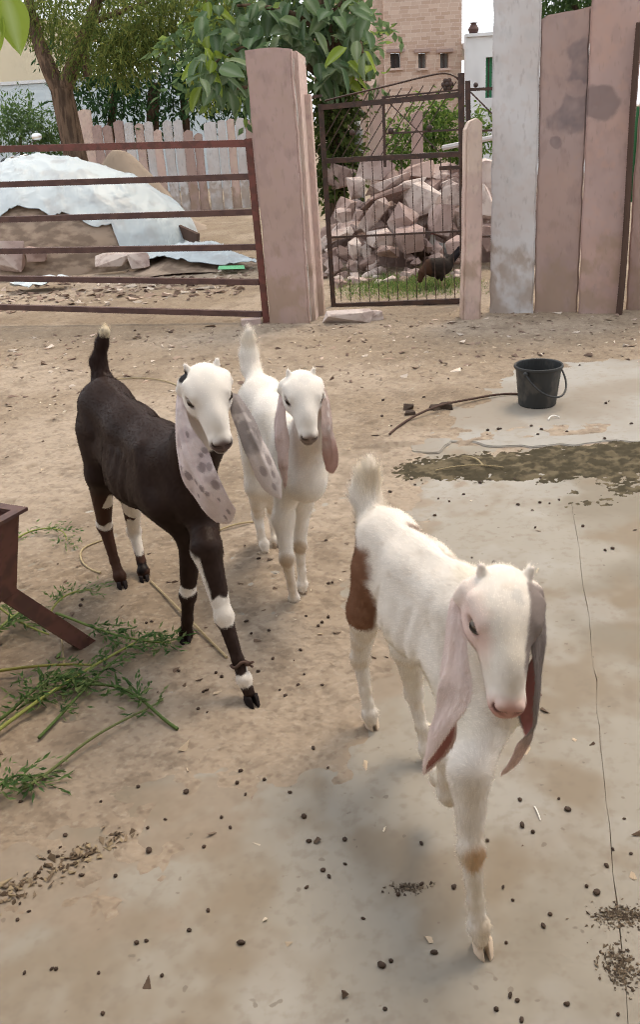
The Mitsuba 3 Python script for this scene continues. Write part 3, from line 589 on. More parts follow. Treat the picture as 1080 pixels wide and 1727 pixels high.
    for ear in ears:
        m, inner, uvs = ear_mesh(*ear['shape']); ecol = ear['col'](m.vertices, inner, uvs); et = unit(ear['shape'][0][-1] - ear['shape'][0][0])
        ek = part(k, 'ear', P(m, mats['coat'] if not ear.get('mat') else ear['mat'], smooth=True, color=ecol), ear.get('label'))
        part(ek, 'hair', PN(*(lambda h_: (h_[0], h_[1], h_[2], 'hair', h_[3]))(hairs(m.vertices, m.faces, np.array(m.vertex_normals), ecol, lambda q: np.tile(et, (len(q), 1)), int(hair_n * .13), hair_len * .7, .0006, seed + 50, lift=.16, keep=np.where(inner, .02, 1.0)))), kind='stuff')
    for pos, toe, s_, c_ in hooves:
        m = hoof_mesh(pos, toe, s_); part(k, 'hoof', P(m, 'vc', smooth=35, color=None) if False else P(m, 'vc', smooth=True, color=np.tile(c_, (len(m.vertices), 1)) * (1 + .5 * nz(m.vertices, 90)[:, None])))
    return k, hd

WHITE, CREAM, PINK = np.array([.74, .70, .645]), np.array([.66, .575, .44]), np.array([.66, .47, .42])

# ---------------------------------------------------------------- the dark brown goat
DB, DK = np.array([.028, .0165, .0135]), np.array([.012, .008, .0075])
A = lambda *a: at(*a)
g1O, g1a = (-.70, 2.90), -57
g1_torso = [((-.05, 0, .655), .085, (.02, 0, .675), .088, .03), ((.02, 0, .675), .088, (.22, 0, .630), .092, .05), ((.22, 0, .630), .092, (.42, 0, .610), .098, .05), ((.42, 0, .610), .098, (.55, 0, .615), .085, .05),
            ((.02, 0, .56), .100, (.26, 0, .495), .118, .06), ((.26, 0, .495), .118, (.46, 0, .505), .112, .06), ((.46, 0, .505), .112, (.62, .01, .52), .082, .06),
            ((.02, 0, .755), .010, (.24, 0, .708), .010, .035), ((.24, 0, .708), .010, (.50, 0, .690), .012, .035),
            ((.50, 0, .610), .085, (.66, .015, .70), .066, .05), ((.66, .015, .70), .066, (.705, .03, .82), .058, .04), ((.60, 0, .55), .075, (.67, .02, .70), .06, .05)]
def leg(*q): return [(np.asarray(p, float), r) for p, r in q]
def wg(O, a):
    c, s = math.cos(math.radians(a)), math.sin(math.radians(a)); return lambda x, y, z: np.array([O[0] + c * x - s * y, O[1] + s * x + c * y, z])
w1_ = wg(g1O, g1a)
g1_legs = [
    leg((w1_(.56, .05, .50), .050), (A(348, 925, 2.28), .040), (A(378, 1040, 2.21), .0235), (A(401, 1112, 2.16), .0165), (A(412, 1145, 2.135), .0190), (A(420, 1168, 2.12), .0165)),
    leg((w1_(.53, -.05, .49), .048), (A(322, 905, 2.44), .038), (A(317, 1003, 2.46), .0225), (A(316, 1045, 2.475), .0175), (A(314, 1068, 2.48), .0190), (A(313, 1078, 2.48), .0165)),
    leg((w1_(.00, -.045, .60), .062), (A(170, 800, 2.86), .048), (A(176, 884, 2.98), .0245), (A(193, 945, 2.93), .0165), (A(202, 972, 2.90), .0195), (A(206, 984, 2.89), .017)),
    leg((w1_(.02, .045, .58), .058), (A(220, 825, 2.86), .042), (A(226, 895, 3.03), .0225), (A(238, 945, 2.97), .0155), (A(242, 964, 2.94), .0190), (A(243, 974, 2.93), .016))]
g1_tail = leg((A(185, 655, 2.93), .034), (A(172, 640, 2.97), .031), (A(166, 612, 2.99), .026), (A(172, 580, 2.99), .019), (A(177, 559, 2.98), .017))
g1_poll = np.array([-.292, 2.335, .905]); g1_F, g1_U = np.array([.25, -.82, -.52]), np.array([.12, -.62, .78])
def g1_coat(v, loc, hl):
    w = nz(v, 22); w2 = nz(v, 60); c = np.tile(DB, (len(v), 1)) * (1 + .5 * w2[:, None]); c = blend(c, (.075, .034, .022), ss(.44, .30, loc[:, 2] + w * .1) * ss(.2, -.05, loc[:, 0]) * .7)
    head = ss(.145, .13, np.linalg.norm((hl - [.085, 0, -.012]) * [1, 1.1, 1.15], axis=1) + w * .03); c = blend(c, WHITE, head)
    dp = np.linalg.norm(v - A(232, 791, 2.62), axis=1); c = blend(c, WHITE, ss(.013, .009, np.where(loc[:, 1] < 0, dp * .8, 1)))
    tip = ss(.028, .018, np.linalg.norm(v - A(177, 558, 2.98), axis=1) + w2 * .02); c = blend(c, (.62, .54, .40), tip)
    # legs: white and black bands, each at its own height
    leg_id = np.argmin([np.min([np.linalg.norm(v - q, axis=1) for q, _ in l[1:]], axis=0) for l in g1_legs], axis=0); z = v[:, 2] + w * .05 + w2 * .02
    bands = {0: [(.052, .105, 1), (.222, .298, 1)], 1: [(.185, .215, 1)], 2: [(.205, .232, 1)], 3: [(.085, .36, 1), (.03, .062, 0)]}
    for i, bs in bands.items():
        on = (leg_id == i) & (loc[:, 2] < .42)
        for lo, hi, wh in bs: c = blend(c, WHITE if wh else DK, on * ss(lo - .004, lo + .004, z) * ss(hi + .004, hi - .004, z))
    q0, q1 = g1_legs[0][1][0], g1_legs[0][2][0]; ax_ = q0 + (q1 - q0) * ((v[:, 2] - q0[2]) / (q1[2] - q0[2]))[:, None]; c = blend(c, WHITE, (leg_id == 0) * ss(.29, .30, z) * ss(.43, .39, z) * ss(-.013, -.021, v[:, 0] - ax_[:, 0] + w * .012))
    sp = ss(.012, .009, np.linalg.norm(v - A(374, 1061, 2.16), axis=1)); c = blend(c, (.35, .33, .32), sp * .9)
    blk = np.linalg.norm((hl - [.02, -.052, .028]) * [1, 1, 1.3], axis=1); c = blend(c, DK, ss(.022, .014, blk + w * .012))
    nb = np.linalg.norm((hl - [.055, .006, .05]) * [1, 1.2, .7], axis=1); return blend(c, (.50, .50, .48), ss(.03, .012, nb + w * .05) * .35)
def spots(uv, lst):
    d = np.full(len(uv), 9.0)
    for u, t, r in lst: d = np.minimum(d, np.hypot((uv[:, 0] - u) * .20, (uv[:, 1] - t)) / r)
    return d
def g1_earR(v, inner, uv):
    w = nz(v, 40); c = np.tile([.64, .55, .535], (len(v), 1)) * (1 + .15 * w[:, None])
    c = blend(c, (.44, .36, .36), ss(.0, .18, nz(v, 22, 3)) * .75); c = blend(c, (.70, .63, .61), ss(.10, .22, nz(v, 55, 8)) * .5); c = blend(c, (.62, .46, .45), ss(.03, .015, np.abs(uv[:, 0] - .25 + .5 * nz(v, 12, 4))) * .4)
    d = spots(uv, [(-.45, .60, .034), (-.30, .615, .024), (-.12, .66, .024), (.02, .715, .028), (.12, .76, .018), (-.7, .53, .018), (-.75, .44, .014), (.78, .62, .034), (.45, .60, .042), (.62, .52, .022), (.85, .50, .026), (.5, .93, .022), (.05, .95, .022), (.7, .74, .038), (.40, .83, .018), (-.2, .42, .018), (.45, .36, .026), (-.5, .74, .014)])
    return blend(c, (.20, .15, .15), ss(1.15, .75, d + w * .7) * .75)
def g1_earL(v, inner, uv):
    w = nz(v, 26); c = np.tile([.60, .54, .52], (len(v), 1)); top = ss(.62, .40, uv[:, 1] + w * .4)
    c = blend(c, (.235, .205, .20), top * .85); c = blend(c, (.55, .50, .48), ss(.12, .25, nz(v, 30, 5)) * .7)
    d = spots(uv, [(-.3, .72, .05), (.4, .78, .04), (.0, .88, .035), (.5, .66, .05)]); return blend(c, (.26, .21, .205), ss(1.2, .7, d + w * .6) * .7)
tc = np.array([0.05, -.9, .35])
g1_ears = [dict(shape=([A(307, 655, 2.33), A(301, 700, 2.275), A(310, 745, 2.22), A(330, 800, 2.17), A(357, 845, 2.145), A(388, 882, 2.14)], [.018, .025, .036, .052, .060, .052, .032], [.9, .8, .7, .5, .4, .4], [[.5, .8, -.1], [.45, .85, -.1], [.4, .9, 0], [.2, .95, .1]], .0035, 33, 130, .05), col=g1_earR, label='pale pinkish ear spotted with grey'),
           dict(shape=([A(396, 664, 2.33), A(409, 693, 2.285), A(424, 732, 2.25), A(444, 780, 2.23), A(461, 818, 2.22), A(474, 840, 2.22)], [.020, .030, .034, .036, .034, .030, .020], [1.1, .9, .7, .6, .6, .5], [[-.5, .8, -.1], [-.5, .8, -.1], [-.4, .9, 0]]), col=g1_earL, label='grey mottled ear hanging to the right')]
g1_hoof = [(np.r_[A(424, 1180, 2.115)[:2], 0.0], (.45, -.9), 1.05, (.014, .010, .010)), (np.r_[gp(313, 1084)[:2], 0], (.25, -.97), 1.0, (.014, .01, .01)), (np.r_[gp(207, 992)[:2], 0], (.3, -.95), 1.0, (.014, .01, .01)), (np.r_[gp(244, 981)[:2], 0], (.3, -.95), .95, (.014, .01, .01))]
k1, hd1 = goat('goat', 'dark brown goat with white face, long spotted ears and black and white banded legs', g1O, g1a, .0034, g1_torso, .86, g1_legs, g1_tail, (g1_poll, g1_F, g1_U, 1.14), g1_ears, g1_coat, g1_hoof,
               dict(coat='coat_sleek', nose=(.12, .085, .08), nostril=(.025, .016, .015), lid=(.20, .16, .15), iris=(.09, .06, .03)), 90000, .0075, 11, [((.0, -.055, .70), (.06, -.066, .62), .020), ((.46, -.07, .66), (.50, -.075, .52), .020)] + [((.20 + .05 * i, -.078, .60), (.17 + .05 * i, -.091, .47), .006) for i in range(5)])
a0, a1 = A(401, 1112, 2.16), A(412, 1145, 2.135); ac = a0 * .75 + a1 * .25; ax = unit(a1 - a0); e1 = unit(np.cross(ax, [1, 0, 0])); e2 = np.cross(ax, e1)
th = np.linspace(0, 2 * np.pi, 25); ring = np.array([ac + .0225 * (math.cos(t) * e1 + math.sin(t) * e2) + ax * .004 * math.sin(3 * t) for t in th])
ank = thing('anklet', 'dark cord knotted round the brown goat front leg above the hoof', 'cord')
part(ank, 'loop', P(tube(ring, .0048, 7), 'wood_dark', smooth=60)); kn = ac + np.array([.024, -.008, .006])
part(ank, 'knot', P(cat([trimesh.Trimesh(*(lambda m: (m.vertices * [1, .8, .8] + kn, m.faces))(trimesh.creation.icosphere(2, .010))), tube([kn, kn + [.018, -.006, .008]], .004, 6), tube([kn, kn + [.016, -.004, -.010]], .0035, 6)]), 'wood_dark', smooth=60))

# ---------------------------------------------------------------- the middle white goat
g2O, g2a = (-.185, 3.08), -72
w2_ = wg(g2O, g2a)
g2_torso = [((-.06, 0, .595), .078, (.02, 0, .610), .082, .03), ((.02, 0, .610), .082, (.20, 0, .585), .085, .05), ((.20, 0, .585), .085, (.38, 0, .575), .085, .05),
            ((.02, 0, .52), .088, (.22, 0, .47), .102, .06), ((.22, 0, .47), .102, (.38, 0, .475), .095, .06), ((.38, 0, .475), .095, (.49, 0, .45), .068, .06),
            ((.40, 0, .56), .072, (.49, .02, .63), .056, .05), ((.49, .02, .63), .056, (.515, .03, .72), .050, .04), ((.47, .01, .50), .066, (.50, .02, .62), .052, .05)]
g2_legs = [
    leg((w2_(.42, -.045, .46), .043), (A(478, 875, 2.66), .033), (A(484, 942, 2.615), .0205), (A(492, 985, 2.66), .0145), (A(496, 1008, 2.69), .0165), (A(495, 1020, 2.70), .014)),
    leg((w2_(.40, .045, .46), .043), (A(510, 850, 2.76), .032), (A(506, 920, 2.74), .0195), (A(509, 962, 2.75), .0140), (A(510, 985, 2.745), .0165), (A(511, 995, 2.74), .014)),
    leg((w2_(-.01, -.04, .52), .055), (A(433, 820, 3.06), .040), (A(435, 868, 3.16), .0205), (A(441, 905, 3.12), .0145), (A(446, 918, 3.09), .0165), (A(447, 926, 3.08), .014)),
    leg((w2_(-.01, .04, .52), .055), (A(458, 820, 3.08), .038), (A(459, 862, 3.22), .0195), (A(463, 895, 3.17), .014), (A(465, 912, 3.14), .016), (A(466, 920, 3.13), .014))]
g2_tail = leg((A(432, 640, 3.10), .032), (A(424, 622, 3.14), .032), (A(420, 600, 3.15), .030), (A(419, 575, 3.15), .021), (A(420, 560, 3.14), .0145))
g2_poll = np.array([-.036, 2.635, .795]); g2_F, g2_U = np.array([.11, -.84, -.53]), np.array([.12, -.60, .78])
def g2_coat(v, loc, hl):
    w = nz(v, 24); c = np.tile(WHITE, (len(v), 1)) * (1 + .10 * w[:, None] + .12 * nz(v * [1, 1, .5], 150, 9, 2)[:, None]); c = blend(c, (.64, .57, .47), ss(.04, .22, nz(v, 8, 21)) * .5)
    c = blend(c, CREAM, ss(.05, .02, np.linalg.norm(v - A(419, 575, 3.15), axis=1) + w * .02) * .5); 
    for q in (g2_legs[0][2][0], g2_legs[1][2][0]): c = blend(c, (.36, .25, .14), ss(.035, .018, np.linalg.norm(v - q - np.array([0, -.012, 0]), axis=1) + w * .01) * .75)
    low = (v[:, 2] < .20); c = blend(c, (.52, .42, .30), low * ss(-.1, .25, nz(v, 30, 2)) * .6)
    return blend(c, (.50, .50, .49), ss(.03, .012, np.linalg.norm((hl - [.055, .006, .05]) * [1, 1.2, .7], axis=1) + w * .05) * .3)
def g2_earR(v, inner, uv):
    w = nz(v, 40); c = np.tile([.64, .53, .51], (len(v), 1)); c = blend(c, (.40, .28, .25), ss(.08, .2, nz(v, 34, 6)) * .6); return blend(c, (.33, .15, .125), inner * 1.0)
def g2_earL(v, inner, uv):
    w = nz(v, 40); c = np.tile([.52, .415, .38], (len(v), 1)) * (1 + .3 * w[:, None]); c = blend(c, (.45, .29, .25), ss(.55, .75, uv[:, 1] + w * .3)); c = blend(c, (.64, .57, .54), (spots(uv, [(-.1, .34, .04), (.2, .42, .03), (0, .24, .035), (-.2, .50, .025)]) + w < 1.0) * 1.0)
    return blend(c, (.36, .17, .14), inner * 1.0)
g2_ears = [dict(shape=([A(476, 660, 2.63), A(471, 690, 2.585), A(469, 735, 2.545), A(472, 780, 2.53), A(480, 822, 2.535)], [.015, .022, .030, .034, .032, .018], [1.1, 1.1, 1.2, 1.5, 1.7], [[.45, .85, -.1], [.5, .8, 0], [.75, .5, 0], [.9, .1, 0]]), col=g2_earR, label='pinkish ear with dark red lining'),
           dict(shape=([A(547, 656, 2.62), A(553, 690, 2.56), A(556, 730, 2.515), A(560, 770, 2.50), A(562, 797, 2.50)], [.018, .022, .024, .026, .027, .020], [1.0, .9, .8, .6, .5], [[-.6, .75, 0], [-.5, .85, 0]], .0035, 33, 130, .05), col=g2_earL, label='brownish pink ear with white flecks')]
hf2 = (.26, .20, .15)
g2_hoof = [(A(497, 1026, 2.70) - [0, 0, .01], (.1, -1), .85, hf2), (np.r_[gp(511, 1000)[:2], 0], (.2, -1), .85, hf2), (np.r_[gp(448, 931)[:2], 0], (.2, -1), .88, (.55, .46, .36)), (np.r_[gp(467, 924)[:2], 0], (.2, -1), .85, hf2)]
k2, hd2 = goat('goat', 'white goat with raised tail walking close behind the dark brown goat', g2O, g2a, .0036, g2_torso, .84, g2_legs, g2_tail, (g2_poll, g2_F, g2_U, 1.06), g2_ears, g2_coat, g2_hoof,
               dict(coat='coat', nose=(.22, .17, .145), nostril=(.05, .035, .03), lid=(.22, .17, .16), iris=(.08, .05, .03)), 60000, .011, 12, [((-.02, -.05, .63), (.03, -.062, .58), .016), ((-.02, .05, .63), (.03, .062, .58), .016)])

# ---------------------------------------------------------------- the near white goat
g3O, g3a = (.155, 1.93), -70
w3_ = wg(g3O, g3a)
g3_torso = [((-.05, 0, .570), .062, (.02, 0, .580), .068, .03), ((.02, 0, .580), .068, (.18, 0, .563), .078, .05), ((.18, 0, .560), .080, (.36, 0, .575), .078, .05), ((.36, 0, .575), .078, (.46, 0, .585), .068, .05),
            ((.02, 0, .50), .074, (.20, 0, .455), .096, .06), ((.20, 0, .455), .098, (.40, 0, .455), .092, .06), ((.40, 0, .455), .092, (.52, .01, .455), .060, .06),
            ((.43, 0, .55), .066, (.52, -.015, .61), .054, .05), ((.52, -.015, .61), .054, (.565, -.02, .695), .046, .04), ((.50, .0, .49), .058, (.55, -.015, .62), .050, .05)]
g3_legs = [
    leg((w3_(.48, .025, .44), .047), (A(792, 1300, 1.335), .036), (A(795, 1432, 1.275), .0205), (A(803, 1518, 1.26), .0145), (A(808, 1560, 1.25), .0180), (A(811, 1582, 1.245), .0155)),
    leg((w3_(.44, -.045, .44), .043), (A(760, 1255, 1.42), .033), (A(758, 1335, 1.46), .0195), (A(748, 1318, 1.56), .0140), (A(742, 1308, 1.60), .0165), (A(738, 1302, 1.62), .0145)),
    leg((w3_(.00, -.035, .50), .052), (A(617, 1030, 1.93), .041), (A(608, 1108, 2.01), .0215), (A(617, 1165, 1.985), .0150), (A(624, 1203, 1.97), .0175), (A(626, 1214, 1.965), .015)),
    leg((w3_(.01, .045, .48), .052), (A(690, 1090, 1.80), .038), (A(698, 1165, 1.88), .0195), (A(712, 1225, 1.84), .0140), (A(720, 1262, 1.82), .0165), (A(722, 1274, 1.815), .0145))]
g3_tail = leg((A(640, 888, 1.97), .034), (A(628, 868, 2.02), .034), (A(617, 835, 2.045), .033), (A(620, 808, 2.045), .026), (A(626, 792, 2.03), .017))
g3_poll = np.array([.297, 1.335, .770]); g3_F, g3_U = np.array([-.06, -.87, -.49]), np.array([.10, -.72, .70])
def g3_coat(v, loc, hl):
    w = nz(v, 24); w2 = nz(v, 60); c = np.tile(WHITE, (len(v), 1)) * (1 + .10 * w[:, None] + .14 * nz(v * [1, 1, .5], 150, 9, 2)[:, None]); c = blend(c, (.66, .60, .48), ss(.02, .22, nz(v, 7, 21)) * .55); c = blend(c, (.60, .52, .43), ss(.08, .24, nz(v, 34, 22)) * .30)
    # brown on the right thigh, with a ragged lower edge, and a grey brown patch on the far hip
    th_ = ss(.0, .016, -(loc[:, 1] + .040) + w * .03) * ss(.075, .045, loc[:, 0] + w * .05) * ss(.335, .36, v[:, 2] + w * .05 + w2 * .03) * ss(.60, .57, v[:, 2] + w * .03)
    c = blend(c, (.20, .10, .06), th_); c = blend(c, (.28, .155, .10), th_ * ss(0, .2, w2) * .5)
    pt_ = ss(.045, .030, np.linalg.norm(v - A(703, 905, 1.84), axis=1) + w * .02); c = blend(c, (.30, .215, .17), pt_ * .85)
    c = blend(c, CREAM, ss(.06, .02, np.linalg.norm(v - A(622, 812, 2.03), axis=1) + w * .02) * .7)
    kq = g3_legs[0][2][0]; c = blend(c, (.46, .26, .10), ss(.030, .016, np.linalg.norm((v - kq - np.array([.006, -.016, -.004])) * [1, 1, .8], axis=1) + w * .012) * .8)
    low = (v[:, 2] < .34) * ss(-.05, .25, nz(v, 26, 2)); c = blend(c, (.60, .50, .37), low * .55)
    pk = np.linalg.norm((hl - [.080, -.045, 0]) * [.75, 1, 1], axis=1); c = blend(c, (.66, .46, .42), ss(.050, .02, pk + w * .03) * .65)
    c = blend(c, (.70, .56, .52), ss(.03, .05, np.abs(hl[:, 1]) + w * .03) * (hl[:, 0] > -.01) * ss(.14, .10, np.linalg.norm(hl - [.09, 0, 0], axis=1)) * .4)
    c = blend(c, PINK, ss(.05, .025, np.linalg.norm(hl - [.19, 0, -.05], axis=1)) * .6)
    # grey side of the face (its left), pink skin round the right eye
    gs = ss(.017, .023, hl[:, 1] + w * .012 + (hl[:, 0] - .1) * .08) * ss(.010, .024, hl[:, 0] + w * .02) * ss(.165, .145, hl[:, 0]) * ss(-.048, -.036, hl[:, 2]) * (np.abs(hl[:, 2]) < .06) * (np.abs(hl[:, 1]) < .09)
    c = blend(c, (.20, .165, .155), gs * .95)
    return blend(c, (.47, .47, .46), ss(.020, .010, np.linalg.norm((hl - [.058, .008, .052]) * [1, 1.6, .5], axis=1) + w2 * .05) * .45)
def g3_earR(v, inner, uv):
    w = nz(v, 30); c = np.tile([.76, .665, .64], (len(v), 1)) * (1 + .10 * w[:, None]); return blend(c, (.36, .165, .15), inner * ss(1.0, .86, np.abs(uv[:, 0])))
def g3_earL(v, inner, uv):
    w = nz(v, 24); c = np.tile([.31, .275, .27], (len(v), 1)); c = blend(c, (.46, .41, .40), ss(0, .25, nz(v, 14, 4)) * .5); c = blend(c, (.66, .52, .49), ss(.66, .78, uv[:, 1] + w * .2)); return blend(c, (.36, .17, .165), inner * ss(1.0, .86, np.abs(uv[:, 0])))
g3_ears = [dict(shape=([A(774, 1008, 1.34), A(765, 1050, 1.30), A(762, 1100, 1.26), A(752, 1160, 1.22), A(738, 1215, 1.205), A(716, 1302, 1.21)], [.015, .022, .031, .044, .045, .036, .015], [.9, .9, 1.0, 1.2, 1.35, 1.2], [[.45, .85, -.1], [.5, .85, 0], [.7, .7, 0], [.95, -.1, .1], [.75, -.65, .1], [.65, -.75, .1]]), col=g3_earR, label='pale pink ear with dark pink lining'),
           dict(shape=([A(910, 1010, 1.33), A(917, 1050, 1.29), A(911, 1110, 1.25), A(902, 1180, 1.23), A(891, 1250, 1.235), A(868, 1288, 1.242), A(846, 1304, 1.248)], [.015, .020, .026, .028, .026, .021, .016, .010], [1.2, 1.1, 1.2, 1.5, 1.6, 1.0, .6], [[-.6, .6, 0], [-.7, .5, 0], [-.9, -.2, 0], [-.85, -.45, 0], [-.6, .6, .3], [-.2, .9, .3]]), col=g3_earL, label='grey ear turning pink at its curled tip')]
hf3 = (.60, .50, .40)
g3_hoof = [(np.r_[gp(814, 1598)[:2], 0], (.12, -1), 1.0, hf3), (A(737, 1306, 1.62) - [0, 0, .012], (-.1, -1), .9, hf3), (np.r_[gp(627, 1222)[:2], 0], (.25, -1), .95, hf3), (np.r_[gp(724, 1284)[:2], 0], (.2, -1), .9, hf3)]
k3, hd3 = goat('goat', 'nearest goat, white with a brown thigh and one grey ear, stepping onto the concrete', g3O, g3a, .0031, g3_torso, .85, g3_legs, g3_tail, (g3_poll, g3_F, g3_U, 1.13), g3_ears, g3_coat, g3_hoof,
               dict(coat='coat', nose=(.52, .30, .26), nostril=(.12, .05, .045), lid=(.50, .36, .33), iris=(.10, .075, .05)), 120000, .012, 13, [((-.02, -.042, .60), (.03, -.058, .54), .014), ((-.02, .045, .60), (.03, .060, .55), .016), ((.40, -.055, .60), (.44, -.065, .48), .016), ((-.03, 0, .635), (.40, 0, .645), .010)] + [((.16 + .05 * i, s_ * .064, .54), (.14 + .05 * i, s_ * .079, .44), .006) for i in range(4) for s_ in (-1, 1)])

# ================================================================ BEHIND THE GATES
def gz(x, y): return float(ground_z(np.array([[x, y]]))[0])
# stone heap behind the barred gate: every stone its own
def heap_h(x, y): return max(0.0, 1.0 * (1 - ((x - 1.75) / 1.75) ** 2) * np.clip((y - 9.5) / 1.25, 0, 1)) if y < 10.9 else max(0.0, 1.0 * (1 - ((x - 1.75) / 1.75) ** 2) * np.clip(1 - (y - 10.9) / 1.2, 0, 1))
srng = np.random.default_rng(3); stones = []
for (px, py, Y, sx, sy, sz, rx, rz, dk) in [(655, 312, 10.3, .62, .45, .15, -.28, .1, 0), (715, 338, 10.1, .42, .36, .34, .5, .3, 0), (745, 372, 9.9, .40, .34, .38, .3, .8, 0), (680, 372, 9.9, .36, .30, .36, .6, .5, 0), (600, 318, 10.2, .22, .2, .26, .2, .3, 0), (585, 352, 10.0, .26, .22, .22, .5, 1, 1),
                                         (632, 368, 9.9, .20, .18, .50, .75, .4, 0), (705, 292, 10.6, .5, .4, .2, -.2, .6, 1), (745, 290, 10.7, .42, .36, .24, .1, .2, 0), (655, 330, 10.05, .75, .3, .11, -.3, .2, 1), (693, 402, 9.7, .38, .3, .26, .3, .2, 0), (640, 402, 9.7, .30, .25, .2, .2, .1, 0),
                                         (598, 420, 9.6, .16, .15, .26, .1, .2, 0), (575, 395, 9.75, .30, .26, .12, -.3, .4, 0), (632, 285, 10.9, .5, .4, .3, .1, .5, 0), (575, 300, 11.6, .5, .4, .34, .1, .5, 1), (690, 318, 10.2, .45, .35, .14, -.4, .3, 0), (818, 300, 10.3, .5, .4, .42, .2, .4, 0), (815, 345, 10.0, .4, .35, .42, .3, .9, 0), (820, 400, 9.8, .36, .3, .3, .3, .3, 1), (760, 330, 10.3, .34, .3, .3, .3, .1, 0), (655, 425, 9.5, .26, .2, .13, .0, .4, 1), (580, 362, 9.9, .2, .18, .14, .3, .3, 0), (770, 415, 9.5, .26, .2, .2, .2, .5, 0)]:
    stones.append((at(px, py, Y), (sx, sy, sz), (rx, srng.uniform(-.3, .3), rz * 2), dk))
for _ in range(160):
    x = srng.uniform(.15, 2.75); y = srng.uniform(9.45, 11.6); s = srng.uniform(.13, .38) * (1.0 if y > 9.75 else .6); z = heap_h(x, y)
    stones.append((np.array([x, y, z * .92 + s * .10]), (s * srng.uniform(.8, 1.3), s * srng.uniform(.6, 1), s * srng.uniform(.35, .8)), tuple(srng.uniform(-.7, .7, 2)) + (srng.uniform(0, 3),), int(srng.random() < .28)))
for _ in range(46):
    x = srng.uniform(.25, 1.6); y = srng.uniform(9.0, 9.65); s = srng.uniform(.06, .15)
    stones.append((np.array([x, y, s * .2]), (s * 1.2, s, s * .7), tuple(srng.uniform(-.4, .4, 2)) + (srng.uniform(0, 3),), int(srng.random() < .25)))
SN = {0: 'long pale slab tilted across the upper left of the stone heap', 1: 'big angular pale block in the middle of the stone heap', 2: 'big pale block on the right of the heap by the gate stile', 3: 'large upright block at the centre of the stone heap', 4: 'rounded pale stone high on the left end of the stone heap', 6: 'long splinter of stone standing slantwise left in the heap', 12: 'small upright pale stone at the left foot of the heap', 14: 'broad stone on the top left of the stone heap'}
svar = [boulder((1, 1, 1), 300 + i) for i in range(12)]; sply = [[P(m, b) for b in ('stone', 'stone_dark')] for m in svar]
hm = trimesh.creation.icosphere(4, 1.0); hv = hm.vertices * [1.6, .95, .62] + [1.8, 11.0, -.1]; hv = hv + (np.stack([meshkit.fbm(hv * 2.5 + k * 7, 3) for k in range(3)], 1) - .5) * .35
for i, (c, s, r, dk) in enumerate(stones):
    m = T().translate(c.tolist()).rotate([0, 0, 1], math.degrees(r[2])).rotate([1, 0, 0], math.degrees(r[0])).rotate([0, 1, 0], math.degrees(r[1])).scale(list(map(float, s)))
    one('rubble_stone', {**sply[i % 12][dk], 'to_world': m}, SN.get(i, 'broken sandstone block in the heap of stones behind the barred gate'), 'stone', 'stones heaped behind the barred gate')
struct('rubble_mound', P(trimesh.Trimesh(hv, hm.faces, process=False), 'stone_dark', smooth=True))

def upright(name, px, yt, Y, w, d, bs, label, catg, seed, base=-.05):
    a = at(px, yt, Y); pl = Plane([a[0] - w / 2, Y], [a[0] + w / 2, Y])
    m = slab(pl, [(0, base), (w, base), (w * .97, a[2] - .03), (w * .6, a[2]), (w * .06, a[2] - .05)], d, seed, jit=.008, step=.12)
    return one(name, P(m, bs), label, catg) if label else P(m, bs)
upright('stone_post', 633, 140, 12.4, .19, .14, 'slab_pale', 'tall pale stone post seen through the left half of the barred gate', 'post', 401)
upright('stone_post', 704, 186, 13.5, .16, .12, 'slab_pink', 'brownish stone post among shrubs behind the barred gate', 'post', 402)
gp_ = thing('grey_post', 'narrow grey post with a white wrap and a dark cap, behind the barred gate', 'post')
ca_ = at(604, 300, 12.0)
part(gp_, 'shaft', P(lathe([(.001, 0), (.085, 0), (.080, at(604, 230, 12)[2] - .1), (.085, at(604, 222, 12)[2]), (.06, at(604, 214, 12)[2]), (.001, at(604, 212, 12)[2])], 16).apply_translation([ca_[0], 12, 0]), 'paint_grey', smooth=40))
part(gp_, 'wrap', P(lathe([(.04, at(604, 214, 12)[2]), (.072, at(604, 213, 12)[2]), (.066, at(604, 206, 12)[2]), (.058, at(604, 199, 12)[2]), (.001, at(604, 198, 12)[2])], 12).apply_translation([ca_[0] - .01, 11.99, 0]), 'white_cloth', smooth=50), 'white wrap')
cp = trimesh.creation.icosphere(2, .075); cp.apply_scale([1, 1, .8]); cp.apply_translation([ca_[0] + .03, 11.98, at(604, 192, 12)[2]])
part(gp_, 'cap', P(cp, 'window_dark', smooth=True), 'dark cap')
# half-hidden second gate
SG = Plane(at(795, 300, 8.7)[:2], at(795, 300, 8.7)[:2] + [1, -.1]); sg = thing('wrought_gate', 'second dark iron gate half hidden behind the whitish slab', 'gate')
def sb_(name, a, b, w): a, b = SG.uz(*a), SG.uz(*b); part(sg, name, P(bar(SG.pt(*a), SG.pt(*b), w), 'iron'))
sb_('stile', (789, 137), (796, 500), .04); sb_('stile', (915, 130), (912, 490), .04); sb_('rail', (791, 152), (915, 146), .025); sb_('rail', (792, 222), (914, 217), .02); sb_('brace', (794, 156), (850, 212), .012); sb_('rail', (795, 400), (913, 396), .02); sb_('brace', (914, 150), (852, 212), .012)
kb = trimesh.creation.icosphere(1, .022); kb.apply_translation(SG.pt(*SG.uz(803, 144))); part(sg, 'knob', P(kb, 'iron', smooth=True))
pa_, pb_ = at(747, 250, 10.6), at(840, 231, 10.3); one('thin_rod', P(tube([pa_, pb_], .028, 7), 'slab_white', smooth=40), 'pale pole lying across the top of the stone heap', 'pole')

